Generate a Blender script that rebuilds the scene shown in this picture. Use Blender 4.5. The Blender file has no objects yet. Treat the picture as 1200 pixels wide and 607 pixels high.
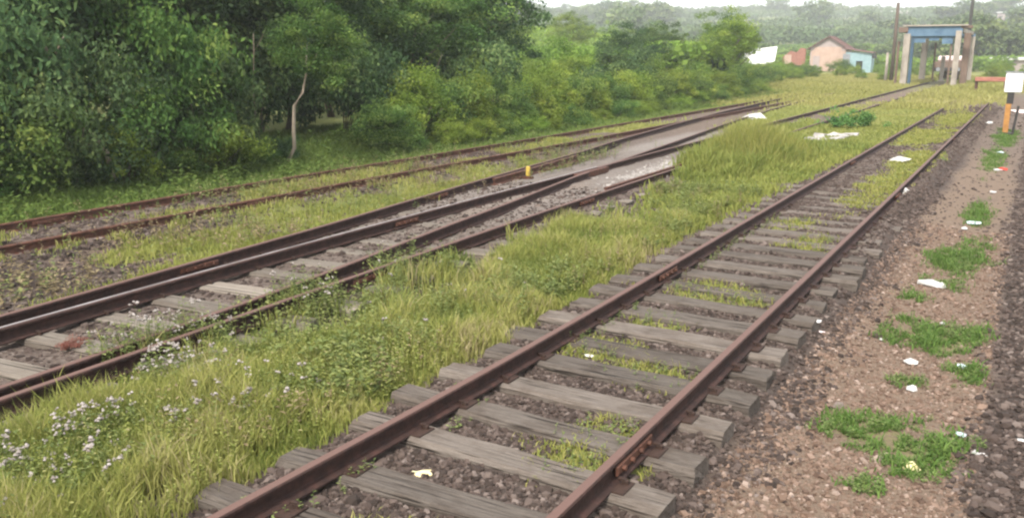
import bpy, math, random
import numpy as np
from mathutils import Vector, Matrix, noise as mnoise

random.seed(7)
rng = np.random.default_rng(7)
S = bpy.context.scene
COL = S.collection
R = math.radians

# ------------------------------------------------------------------ camera
RAILTOP = 0.28
cam = bpy.data.cameras.new('camera')
cam.sensor_width = 36.0
cam.lens = 36.0 * 1020 / 1200
cam.clip_start = 0.05
cam.clip_end = 9000
camo = bpy.data.objects.new('camera', cam)
COL.objects.link(camo)
camo.location = (0, 0, RAILTOP + 2.37)
camo.rotation_euler = (R(90 - 13.27), 0, R(30.57))
S.camera = camo

# ------------------------------------------------------------------ light
SUN_EL, SUN_AZ = R(50), R(178)          # azimuth measured from +Y towards +X
w = bpy.data.worlds.new('World')
S.world = w
w.use_nodes = True
nt = w.node_tree
nt.nodes.clear()
sky = nt.nodes.new('ShaderNodeTexSky')
sky.sky_type = 'NISHITA'
sky.sun_disc = False
sky.sun_elevation = SUN_EL
sky.sun_rotation = SUN_AZ
sky.air_density = 1.0
sky.dust_density = 6.0
sky.ozone_density = 1.0
bg1 = nt.nodes.new('ShaderNodeBackground'); bg1.inputs['Strength'].default_value = 0.05
nt.links.new(sky.outputs[0], bg1.inputs['Color'])
# an even overcast: cloud layer brightness with soft uneven patches
tc = nt.nodes.new('ShaderNodeTexCoord')
nz = nt.nodes.new('ShaderNodeTexNoise'); nz.inputs['Scale'].default_value = 2.2; nz.inputs['Detail'].default_value = 4
nt.links.new(tc.outputs['Generated'], nz.inputs['Vector'])
cr = nt.nodes.new('ShaderNodeValToRGB')
cr.color_ramp.elements[0].color = (0.80, 0.83, 0.86, 1)
cr.color_ramp.elements[1].color = (1.0, 1.0, 1.0, 1)
nt.links.new(nz.outputs['Fac'], cr.inputs['Fac'])
bg2 = nt.nodes.new('ShaderNodeBackground'); bg2.inputs['Strength'].default_value = 0.76
nt.links.new(cr.outputs[0], bg2.inputs['Color'])
ad = nt.nodes.new('ShaderNodeAddShader')
nt.links.new(bg1.outputs[0], ad.inputs[0]); nt.links.new(bg2.outputs[0], ad.inputs[1])
wo = nt.nodes.new('ShaderNodeOutputWorld')
nt.links.new(ad.outputs[0], wo.inputs['Surface'])

sun = bpy.data.lights.new('sun', 'SUN')
sun.energy = 2.6
sun.angle = R(8)
sun.color = (1.0, 0.95, 0.87)
suno = bpy.data.objects.new('sun', sun)
COL.objects.link(suno)
sd = Vector((math.sin(SUN_AZ) * math.cos(SUN_EL), math.cos(SUN_AZ) * math.cos(SUN_EL), math.sin(SUN_EL)))
suno.rotation_euler = sd.to_track_quat('Z', 'Y').to_euler()

S.view_settings.view_transform = 'Standard'
S.view_settings.look = 'None'
S.view_settings.exposure = 1.05
S.view_settings.gamma = 1.0
S.cycles.filter_width = 2.3          # soft compact-camera lens
S.cycles.max_bounces = 6
S.cycles.diffuse_bounces = 3
S.cycles.transmission_bounces = 3
S.cycles.volume_bounces = 1
S.cycles.transparent_max_bounces = 6

# ------------------------------------------------------------------ helpers
def sstep(a, b, x):
    t = np.clip((x - a) / (b - a), 0, 1)
    return t * t * (3 - 2 * t)

def vnoise(x, y, scale, seed=0):
    """smooth value noise on arrays, 0..1"""
    x = np.asarray(x, float) / scale + seed * 17.31
    y = np.asarray(y, float) / scale + seed * 9.77
    xi = np.floor(x).astype(np.int64); yi = np.floor(y).astype(np.int64)
    fx = x - xi; fy = y - yi
    fx = fx * fx * (3 - 2 * fx); fy = fy * fy * (3 - 2 * fy)
    def h(a, b):
        n = (a * 374761393 + b * 668265263 + seed * 1442695) & 0xffffffff
        n = ((n ^ (n >> 13)) * 1274126177) & 0xffffffff
        return ((n ^ (n >> 16)) & 0xffff) / 65535.0
    return (h(xi, yi) * (1 - fx) * (1 - fy) + h(xi + 1, yi) * fx * (1 - fy)
            + h(xi, yi + 1) * (1 - fx) * fy + h(xi + 1, yi + 1) * fx * fy)

def fbm(x, y, scale, seed=0, n=3):
    s = 0; a = 1; t = 0
    for k in range(n):
        s = s + a * vnoise(x, y, scale / 2 ** k, seed + k * 5); t += a; a *= .5
    return s / t

def link(o, parent=None):
    COL.objects.link(o)
    if parent: o.parent = parent
    return o

def tag(o, label=None, cat=None, group=None, kind=None):
    if label: o['label'] = label
    if cat: o['category'] = cat
    if group: o['group'] = group
    if kind: o['kind'] = kind
    return o

def empty(name, loc=(0, 0, 0), rz=0):
    o = bpy.data.objects.new(name, None)
    o.empty_display_size = .2
    o.location = loc; o.rotation_euler = (0, 0, rz)
    return link(o)

def np_mesh(name, V, faces, mat=None, smooth=False, attrs=None):
    """faces: list of int arrays (n,k)"""
    me = bpy.data.meshes.new(name)
    V = np.asarray(V, np.float32)
    me.vertices.add(len(V)); me.vertices.foreach_set('co', V.ravel())
    loops = np.concatenate([f.ravel() for f in faces]).astype(np.int32)
    tot = np.concatenate([np.full(len(f), f.shape[1]) for f in faces]).astype(np.int32)
    start = np.concatenate([[0], np.cumsum(tot)[:-1]]).astype(np.int32)
    me.loops.add(len(loops)); me.loops.foreach_set('vertex_index', loops)
    me.polygons.add(len(tot)); me.polygons.foreach_set('loop_start', start)
    me.polygons.foreach_set('loop_total', tot)
    me.polygons.foreach_set('use_smooth', np.full(len(tot), smooth))
    for k, (dom, typ, arr) in (attrs or {}).items():
        a = me.attributes.new(k, typ, dom)
        arr = np.asarray(arr, np.float32)
        a.data.foreach_set('color' if typ == 'FLOAT_COLOR' else 'value', arr.ravel())
    if mat: me.materials.append(mat)
    me.update(calc_edges=True)
    return me

class MB:
    """collects simple solids into one mesh"""
    def __init__(s): s.v = []; s.f = []
    def add(s, vs, fs):
        b = len(s.v); s.v += [tuple(v) for v in vs]; s.f += [tuple(b + i for i in f) for f in fs]
        return s
    def box(s, c, d, M=None, taper=1.0, bevel=0.0):
        x, y, z = d[0] / 2, d[1] / 2, d[2] / 2
        if bevel > 0:
            b = bevel; vs = []
            for zz, i in ((-z, b), (-z + b, 0), (z - b, 0), (z, b)):
                for px, py in ((-x + i, -y + b + 0), (-x + b, -y + i), (x - b, -y + i), (x - i, -y + b), (x - i, y - b), (x - b, y - i), (-x + b, y - i), (-x + i, y - b)):
                    vs.append(Vector((px, py, zz)))
            fs = [tuple(range(7, -1, -1)), tuple(range(24, 32))]
            for r_ in range(3):
                for k in range(8):
                    a = r_ * 8 + k; bb = r_ * 8 + (k + 1) % 8
                    fs.append((a, bb, bb + 8, a + 8))
        else:
            t = taper
            vs = [Vector(p) for p in ((-x, -y, -z), (x, -y, -z), (x, y, -z), (-x, y, -z), (-x * t, -y * t, z), (x * t, -y * t, z), (x * t, y * t, z), (-x * t, y * t, z))]
            fs = [(3, 2, 1, 0), (4, 5, 6, 7), (0, 1, 5, 4), (1, 2, 6, 5), (2, 3, 7, 6), (3, 0, 4, 7)]
        C = Vector(c)
        vs = [(M @ v if M else v) + C for v in vs]
        return s.add(vs, fs)
    def tube(s, pts, rad, n=8, cap=True):
        pts = [Vector(p) for p in pts]
        if not hasattr(rad, '__len__'): rad = [rad] * len(pts)
        vs = []
        for i, p in enumerate(pts):
            t = (pts[min(i + 1, len(pts) - 1)] - pts[max(i - 1, 0)]).normalized()
            up = Vector((0, 0, 1)) if abs(t.z) < .95 else Vector((0, 1, 0))
            a = t.cross(up).normalized(); b = a.cross(t)
            for k in range(n):
                th = 2 * math.pi * k / n
                vs.append(p + (a * math.cos(th) + b * math.sin(th)) * rad[i])
        fs = []
        for i in range(len(pts) - 1):
            for k in range(n):
                fs.append((i * n + k, i * n + (k + 1) % n, (i + 1) * n + (k + 1) % n, (i + 1) * n + k))
        if cap:
            fs.append(tuple(range(n - 1, -1, -1))); fs.append(tuple((len(pts) - 1) * n + k for k in range(n)))
        return s.add(vs, fs)
    def mesh(s, name, mat, smooth=False):
        me = bpy.data.meshes.new(name)
        me.from_pydata(s.v, [], s.f)
        if mat: me.materials.append(mat)
        for p in me.polygons: p.use_smooth = smooth
        me.update()
        import bmesh
        bm = bmesh.new(); bm.from_mesh(me); bmesh.ops.recalc_face_normals(bm, faces=bm.faces); bm.to_mesh(me); bm.free()
        return me
    def build(s, name, mat, parent=None, smooth=False):
        return link(bpy.data.objects.new(name, s.mesh(name, mat, smooth)), parent)

# ------------------------------------------------------------------ materials
def mat_new(name):
    m = bpy.data.materials.new(name); m.use_nodes = True
    t = m.node_tree; b = t.nodes['Principled BSDF']
    return m, t, b

def rough_mat(name, c1, c2, scale=8.0, rough=.85, bump=.3, c3=None, metal=0.0, detail=6, stretch=(1, 1, 1), objrand=0.0, coords='Object', bumpd=.01):
    m, t, b = mat_new(name)
    tc = t.nodes.new('ShaderNodeTexCoord')
    mp = t.nodes.new('ShaderNodeMapping'); mp.inputs['Scale'].default_value = stretch
    t.links.new(tc.outputs[coords], mp.inputs['Vector'])
    n = t.nodes.new('ShaderNodeTexNoise'); n.inputs['Scale'].default_value = scale; n.inputs['Detail'].default_value = detail; n.inputs['Roughness'].default_value = .65
    t.links.new(mp.outputs[0], n.inputs['Vector'])
    r = t.nodes.new('ShaderNodeValToRGB')
    r.color_ramp.elements[0].position = .3; r.color_ramp.elements[0].color = (*c1, 1)
    r.color_ramp.elements[1].position = .7; r.color_ramp.elements[1].color = (*c2, 1)
    if c3:
        e = r.color_ramp.elements.new(.5); e.color = (*c3, 1)
    t.links.new(n.outputs['Fac'], r.inputs['Fac'])
    out = r.outputs[0]
    if objrand > 0:
        oi = t.nodes.new('ShaderNodeObjectInfo')
        mr = t.nodes.new('ShaderNodeMapRange'); mr.inputs['To Min'].default_value = 1 - objrand; mr.inputs['To Max'].default_value = 1 + objrand
        t.links.new(oi.outputs['Random'], mr.inputs['Value'])
        hs = t.nodes.new('ShaderNodeHueSaturation')
        t.links.new(mr.outputs[0], hs.inputs['Value']); t.links.new(out, hs.inputs['Color'])
        # shift the grain per object so that copies do not repeat
        va = t.nodes.new('ShaderNodeVectorMath'); va.operation = 'SCALE'
        va.inputs[0].default_value = (31, 17, 23); t.links.new(oi.outputs['Random'], va.inputs['Scale'])
        t.links.new(va.outputs[0], mp.inputs['Location'])
        out = hs.outputs[0]
    t.links.new(out, b.inputs['Base Color'])
    b.inputs['Roughness'].default_value = rough; b.inputs['Metallic'].default_value = metal
    b.inputs['Specular IOR Level'].default_value = .3
    if bump:
        n2 = t.nodes.new('ShaderNodeTexNoise'); n2.inputs['Scale'].default_value = scale * 2.3; n2.inputs['Detail'].default_value = 8
        t.links.new(mp.outputs[0], n2.inputs['Vector'])
        bp = t.nodes.new('ShaderNodeBump'); bp.inputs['Strength'].default_value = bump; bp.inputs['Distance'].default_value = bumpd
        t.links.new(n2.outputs['Fac'], bp.inputs['Height']); t.links.new(bp.outputs[0], b.inputs['Normal'])
    return m

def leaf_mat(name, cols, trans=.35, rand=.18, rough=.6):
    """cols: ramp of (pos, colour) read by the per-leaf tint"""
    m, t, b = mat_new(name)
    at = t.nodes.new('ShaderNodeAttribute'); at.attribute_name = 'tint'
    r = t.nodes.new('ShaderNodeValToRGB')
    while len(r.color_ramp.elements) > 1: r.color_ramp.elements.remove(r.color_ramp.elements[-1])
    r.color_ramp.elements[0].position = cols[0][0]; r.color_ramp.elements[0].color = (*cols[0][1], 1)
    for p, c in cols[1:]:
        e = r.color_ramp.elements.new(p); e.color = (*c, 1)
    t.links.new(at.outputs['Fac'], r.inputs['Fac'])
    oi = t.nodes.new('ShaderNodeObjectInfo')
    mr = t.nodes.new('ShaderNodeMapRange'); mr.inputs['To Min'].default_value = 1 - rand; mr.inputs['To Max'].default_value = 1 + rand
    t.links.new(oi.outputs['Random'], mr.inputs['Value'])
    mr2 = t.nodes.new('ShaderNodeMapRange'); mr2.inputs['To Min'].default_value = .485; mr2.inputs['To Max'].default_value = .515
    mm = t.nodes.new('ShaderNodeMath'); mm.operation = 'MULTIPLY'; mm.inputs[1].default_value = 7.3
    fr = t.nodes.new('ShaderNodeMath'); fr.operation = 'FRACT'
    t.links.new(oi.outputs['Random'], mm.inputs[0]); t.links.new(mm.outputs[0], fr.inputs[0]); t.links.new(fr.outputs[0], mr2.inputs['Value'])
    hs = t.nodes.new('ShaderNodeHueSaturation')
    t.links.new(mr.outputs[0], hs.inputs['Value']); t.links.new(mr2.outputs[0], hs.inputs['Hue']); t.links.new(r.outputs[0], hs.inputs['Color'])
    t.links.new(hs.outputs[0], b.inputs['Base Color'])
    b.inputs['Roughness'].default_value = rough
    b.inputs['Specular IOR Level'].default_value = .08
    tr = t.nodes.new('ShaderNodeBsdfTranslucent'); t.links.new(hs.outputs[0], tr.inputs['Color'])
    mx = t.nodes.new('ShaderNodeMixShader'); mx.inputs[0].default_value = trans
    t.links.new(b.outputs[0], mx.inputs[1]); t.links.new(tr.outputs[0], mx.inputs[2])
    t.links.new(mx.outputs[0], t.nodes['Material Output'].inputs['Surface'])
    return m

M = {}
M['rail'] = rough_mat('rusty_rail', (.036, .016, .011), (.125, .052, .032), 14, .7, .5, stretch=(1, 1, 1))
def worn_rail():
    """rust on the sides, a paler worn running surface on top"""
    m = rough_mat('worn_rail', (.018, .009, .008), (.062, .028, .022), 12, .75, .5, c3=(.034, .017, .013))
    t = m.node_tree; b = t.nodes['Principled BSDF']
    src = b.inputs['Base Color'].links[0].from_socket
    tc = t.nodes.new('ShaderNodeTexCoord'); sx = t.nodes.new('ShaderNodeSeparateXYZ'); t.links.new(tc.outputs['Object'], sx.inputs[0])
    ge = t.nodes.new('ShaderNodeMath'); ge.operation = 'GREATER_THAN'; ge.inputs[1].default_value = RAILTOP - .004
    t.links.new(sx.outputs['Z'], ge.inputs[0])
    mx = t.nodes.new('ShaderNodeMixRGB'); mx.inputs['Color2'].default_value = (.115, .066, .054, 1)
    t.links.new(ge.outputs[0], mx.inputs['Fac']); t.links.new(src, mx.inputs['Color1']); t.links.new(mx.outputs[0], b.inputs['Base Color'])
    return m
M['rail_top'] = worn_rail()
M['shiny_rail'] = rough_mat('part_polished_rail', (.13, .105, .10), (.34, .31, .31), 9, .45, .2, stretch=(1, .3, 1))
M['sleeper'] = rough_mat('weathered_sleeper', (.062, .049, .040), (.165, .132, .106), 3.2, .92, .8, c3=(.108, .085, .069), stretch=(1.0, 7, 7), objrand=.16, bumpd=.02)
def sleeper_mat(name, lo, hi, stain, seed):
    m, t, b = mat_new(name); N = t.nodes; L = t.links
    tc = N.new('ShaderNodeTexCoord'); oi = N.new('ShaderNodeObjectInfo')
    va = N.new('ShaderNodeVectorMath'); va.operation = 'SCALE'; va.inputs[0].default_value = (31, 17, 23); L.new(oi.outputs['Random'], va.inputs['Scale'])
    ad = N.new('ShaderNodeVectorMath'); ad.operation = 'ADD'; L.new(tc.outputs['Object'], ad.inputs[0]); L.new(va.outputs[0], ad.inputs[1])
    def nz(scale, st, det=6):
        mp = N.new('ShaderNodeMapping'); mp.inputs['Scale'].default_value = st; L.new(ad.outputs[0], mp.inputs['Vector'])
        n = N.new('ShaderNodeTexNoise'); n.inputs['Scale'].default_value = scale; n.inputs['Detail'].default_value = det; n.inputs['Roughness'].default_value = .7
        L.new(mp.outputs[0], n.inputs['Vector']); return n.outputs['Fac']
    def rmp(src, a, ca, b_, cb):
        r = N.new('ShaderNodeValToRGB'); r.color_ramp.elements[0].position = a; r.color_ramp.elements[0].color = (*ca, 1)
        r.color_ramp.elements[1].position = b_; r.color_ramp.elements[1].color = (*cb, 1); L.new(src, r.inputs['Fac']); return r.outputs[0]
    grain = nz(2.2, (1.2, 22, 22)); blot = nz(2.6, (1, 1.6, 1.6)); crack = nz(1.5, (.8, 26, 26), 2); fine = nz(60, (1, 1, 1))
    c = rmp(grain, .3, lo, .72, hi)
    def mixc(f, a, cc, mode='MIX'):
        x = N.new('ShaderNodeMixRGB'); x.blend_type = mode; L.new(f, x.inputs['Fac']); L.new(a, x.inputs['Color1']); x.inputs['Color2'].default_value = (*cc, 1); return x.outputs[0]
    c = mixc(rmp(blot, .46, (0, 0, 0), .68, (.85, .85, .85)), c, stain)
    c = mixc(rmp(crack, .60, (0, 0, 0), .66, (.9, .9, .9)), c, (.018, .014, .011))
    c = mixc(rmp(fine, .58, (0, 0, 0), .72, (.6, .6, .6)), c, (.05, .036, .028))
    hs = N.new('ShaderNodeHueSaturation'); mr = N.new('ShaderNodeMapRange'); mr.inputs['To Min'].default_value = .72; mr.inputs['To Max'].default_value = 1.22
    L.new(oi.outputs['Random'], mr.inputs['Value']); L.new(mr.outputs[0], hs.inputs['Value']); L.new(c, hs.inputs['Color'])
    L.new(hs.outputs[0], b.inputs['Base Color']); b.inputs['Roughness'].default_value = .93; b.inputs['Specular IOR Level'].default_value = .15
    sm = N.new('ShaderNodeMath'); sm.operation = 'SUBTRACT'; L.new(grain, sm.inputs[0]); L.new(crack, sm.inputs[1])
    bp = N.new('ShaderNodeBump'); bp.inputs['Strength'].default_value = .9; bp.inputs['Distance'].default_value = .03
    L.new(sm.outputs[0], bp.inputs['Height']); L.new(bp.outputs[0], b.inputs['Normal'])
    return m
M['sleeper'] = sleeper_mat('weathered_sleeper', (.112, .094, .080), (.195, .167, .143), (.092, .072, .058), 1)
M['sleeper_pale'] = rough_mat('pale_sleeper', (.12, .10, .082), (.26, .23, .19), 3.0, .92, .7, c3=(.185, .16, .13), stretch=(1.0, 5, 5), objrand=.15, bumpd=.02)
M['sleeper_pale'] = sleeper_mat('pale_sleeper', (.17, .146, .12), (.28, .245, .205), (.14, .115, .094), 2)
M['spike'] = rough_mat('rusty_spike', (.02, .012, .009), (.055, .03, .022), 30, .8, .2)
M['concrete'] = rough_mat('stained_concrete', (.15, .13, .11), (.36, .32, .27), 1.1, .9, .3, c3=(.33, .29, .25), stretch=(1, 1, .5))
M['concrete_brown'] = rough_mat('brown_stained_concrete', (.11, .075, .055), (.20, .14, .11), 1.6, .9, .3, stretch=(1, 1, .4))
M['blue_paint'] = rough_mat('faded_blue_sheet', (.055, .11, .18), (.12, .20, .28), 1.2, .7, .2)
M['blue_dark'] = rough_mat('dark_blue_paint', (.03, .06, .10), (.06, .11, .16), 1.2, .7, .2)
M['wood'] = rough_mat('pole_wood', (.06, .045, .035), (.13, .10, .08), 3, .9, .4, stretch=(6, 6, .5))
M['peach'] = rough_mat('peach_plaster', (.36, .25, .20), (.46, .34, .28), 1.2, .9, .2)
M['pinkgrey'] = rough_mat('pinkish_grey_plaster', (.29, .24, .23), (.38, .32, .31), 1.5, .9, .2)
M['roof_brown'] = rough_mat('brown_roof', (.09, .05, .045), (.19, .11, .10), 3, .85, .3)
M['redbrick'] = rough_mat('red_brick_wall', (.20, .08, .06), (.32, .16, .12), 3, .9, .3)
M['paleblue'] = rough_mat('pale_blue_wall', (.19, .29, .32), (.27, .38, .41), 2, .85, .2)
M['grey_wall'] = rough_mat('grey_wall', (.16, .17, .19), (.26, .27, .29), 2, .85, .2)
M['dark_open'] = rough_mat('dark_opening', (.01, .012, .012), (.02, .022, .022), 2, .9, 0)
M['white_sheet'] = rough_mat('white_sheet_roof', (.46, .46, .44), (.62, .62, .60), 1.0, .6, .2)
M['white'] = rough_mat('white_enamel', (.78, .79, .80), (.86, .86, .86), 4, .45, .05)
M['orange'] = rough_mat('orange_paint', (.26, .12, .035), (.44, .22, .06), 5, .6, .1)
M['yellow'] = rough_mat('yellow_paint', (.38, .27, .04), (.52, .38, .08), 5, .6, .1)
M['red'] = rough_mat('faded_red_paint', (.25, .09, .065), (.38, .17, .12), 4, .7, .2)
M['darkmetal'] = rough_mat('dark_metal', (.02, .02, .02), (.05, .045, .04), 6, .7, .2)
M['plastic_white'] = rough_mat('white_litter', (.34, .33, .31), (.62, .61, .59), 6, .5, .2)
M['plastic_pink'] = rough_mat('pinkish_litter', (.58, .46, .44), (.74, .62, .60), 6, .5, .2)
M['plastic_yellow'] = rough_mat('yellowish_litter', (.62, .50, .20), (.80, .74, .50), 8, .5, .2)
M['plastic_red'] = rough_mat('red_litter', (.50, .05, .04), (.62, .10, .07), 6, .5, .2)
M['plastic_blue'] = rough_mat('pale_blue_litter', (.46, .58, .62), (.62, .72, .76), 6, .5, .2)
M['slab'] = rough_mat('pale_rubble', (.26, .24, .23), (.44, .41, .40), 4, .9, .5)
M['bark'] = rough_mat('bark', (.07, .055, .04), (.16, .13, .10), 5, .9, .5, stretch=(3, 3, .6))
M['bark_pale'] = rough_mat('pale_bark', (.20, .16, .12), (.38, .32, .25), 5, .9, .4, stretch=(3, 3, .6))

def stone_mat(name, cols, scale=1.0):
    m, t, b = mat_new(name)
    at = t.nodes.new('ShaderNodeAttribute'); at.attribute_name = 'tint'
    r = t.nodes.new('ShaderNodeValToRGB')
    while len(r.color_ramp.elements) > 1: r.color_ramp.elements.remove(r.color_ramp.elements[-1])
    r.color_ramp.elements[0].position = cols[0][0]; r.color_ramp.elements[0].color = (*cols[0][1], 1)
    for p, c in cols[1:]:
        e = r.color_ramp.elements.new(p); e.color = (*c, 1)
    t.links.new(at.outputs['Fac'], r.inputs['Fac'])
    n = t.nodes.new('ShaderNodeTexNoise'); n.inputs['Scale'].default_value = 60; n.inputs['Detail'].default_value = 3
    mx = t.nodes.new('ShaderNodeMixRGB'); mx.blend_type = 'MULTIPLY'; mx.inputs['Fac'].default_value = .5
    rr = t.nodes.new('ShaderNodeMapRange'); rr.inputs['To Min'].default_value = .5; rr.inputs['To Max'].default_value = 1.4
    t.links.new(n.outputs['Fac'], rr.inputs['Value'])
    t.links.new(r.outputs[0], mx.inputs['Color1']); t.links.new(rr.outputs[0], mx.inputs['Color2'])
    t.links.new(mx.outputs[0], b.inputs['Base Color']); b.inputs['Roughness'].default_value = .9
    b.inputs['Specular IOR Level'].default_value = .2
    return m
M['ballast'] = stone_mat('dark_ballast', [(0, (.030, .022, .018)), (.5, (.068, .049, .041)), (.85, (.105, .080, .068)), (1, (.165, .132, .116))])
M['brown_stone'] = stone_mat('brown_stones', [(0, (.080, .052, .038)), (.45, (.150, .100, .073)), (.85, (.205, .142, .108)), (1, (.30, .235, .195))])

G_FG = [(0, (.085, .130, .032)), (.35, (.190, .225, .055)), (.65, (.285, .290, .080)), (.88, (.35, .34, .12)), (1, (.38, .32, .18))]
M['grass'] = leaf_mat('grass', G_FG, .35, .02)
M['grass_yellow'] = leaf_mat('yellowed_grass', [(0, (.16, .19, .06)), (.5, (.29, .30, .09)), (1, (.40, .37, .16))], .35, .02)
M['grass_green'] = leaf_mat('fresh_green_grass', [(0, (.055, .10, .025)), (.5, (.13, .20, .048)), (1, (.23, .28, .08))], .35, .02)
M['weed'] = leaf_mat('weed_leaves', [(0, (.07, .11, .035)), (.5, (.16, .21, .07)), (1, (.27, .29, .11))], .3, .02)
M['dry'] = leaf_mat('dry_stalks', [(0, (.11, .08, .045)), (.5, (.21, .16, .09)), (1, (.31, .25, .16))], .2, .02)
M['flower'] = leaf_mat('white_flower_heads', [(0, (.25, .22, .19)), (1, (.50, .46, .43))], .3, .02)
M['leaf_dark'] = leaf_mat('dark_leaves', [(0, (.030, .060, .028)), (.5, (.082, .138, .056)), (.85, (.165, .235, .085)), (1, (.25, .30, .11))], .4, rough=.8)
M['leaf_mid'] = leaf_mat('mid_green_leaves', [(0, (.038, .078, .024)), (.5, (.10, .175, .045)), (.85, (.19, .265, .065)), (1, (.27, .33, .09))], .42, rough=.8)
M['leaf_light'] = leaf_mat('light_green_leaves', [(0, (.075, .13, .025)), (.5, (.175, .26, .045)), (.85, (.26, .34, .06)), (1, (.34, .38, .09))], .42, rough=.8)
M['leaf_far'] = leaf_mat('far_leaves', [(0, (.045, .075, .030)), (.5, (.105, .150, .052)), (1, (.20, .235, .085))], .2)

# ------------------------------------------------------------------ track lines (world metres; +Y runs away along the rails)
LINE_NL = [(-3.49, -14), (-3.48, 2.6), (-3.40, 4.6), (-3.38, 7), (-3.41, 12), (-3.45, 22), (-3.47, 60)]
LINE_NR = [(-1.93, -14), (-1.93, 3), (-1.92, 10), (-1.91, 20), (-1.93, 60)]
LINE_B = [(-7.62, -14), (-7.62, 3), (-7.72, 5), (-7.84, 8), (-7.9, 12), (-7.93, 20), (-7.9, 58), (-7.9, 84)]
LINE_D = [(-5.98, -14), (-6.03, 3), (-6.12, 5), (-6.22, 8), (-6.32, 11), (-6.38, 16), (-6.4, 30), (-6.4, 58), (-6.4, 84)]
LINE_A = [(-7.84, -14), (-7.95, 3), (-8.05, 4.25), (-8.2, 6), (-8.35, 7.7), (-8.45, 9.0), (-8.72, 11.2), (-8.98, 13.6), (-9.2, 15.8), (-9.6, 19.9), (-10.0, 22.8), (-10.6, 28.8), (-11.2, 36), (-11.8, 47), (-12.2, 58)]
LINE_C = [(-6.12, -14), (-6.25, 3.2), (-6.39, 5.3), (-6.6, 7.35), (-6.93, 9.6), (-7.2, 12.1), (-7.7, 15.6), (-8.1, 19.5), (-8.45, 23.3), (-9.2, 30.5), (-9.8, 38), (-10.3, 47), (-10.7, 58)]
LINE_TA = [(-12.6, -14), (-12.65, 8), (-12.62, 13), (-12.5, 18), (-12.42, 23), (-12.4, 36), (-12.35, 58)]
LINE_TB = [(-11.12, -14), (-11.15, 8), (-11.15, 14), (-11.05, 18), (-10.95, 23), (-10.9, 36), (-10.85, 58)]

def line_x(L, y):
    return np.interp(y, [p[1] for p in L], [p[0] for p in L])

# ------------------------------------------------------------------ ground height and zones
def blob(x, y, cx, cy, rx, ry, seed=0, edge=.35):
    d = np.sqrt(((x - cx) / rx) ** 2 + ((y - cy) / ry) ** 2)
    d = d + (fbm(x, y, .45, seed + 3, 3) - .5) * 1.5
    return 1 - sstep(1 - edge, 1 + edge, d)

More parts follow.
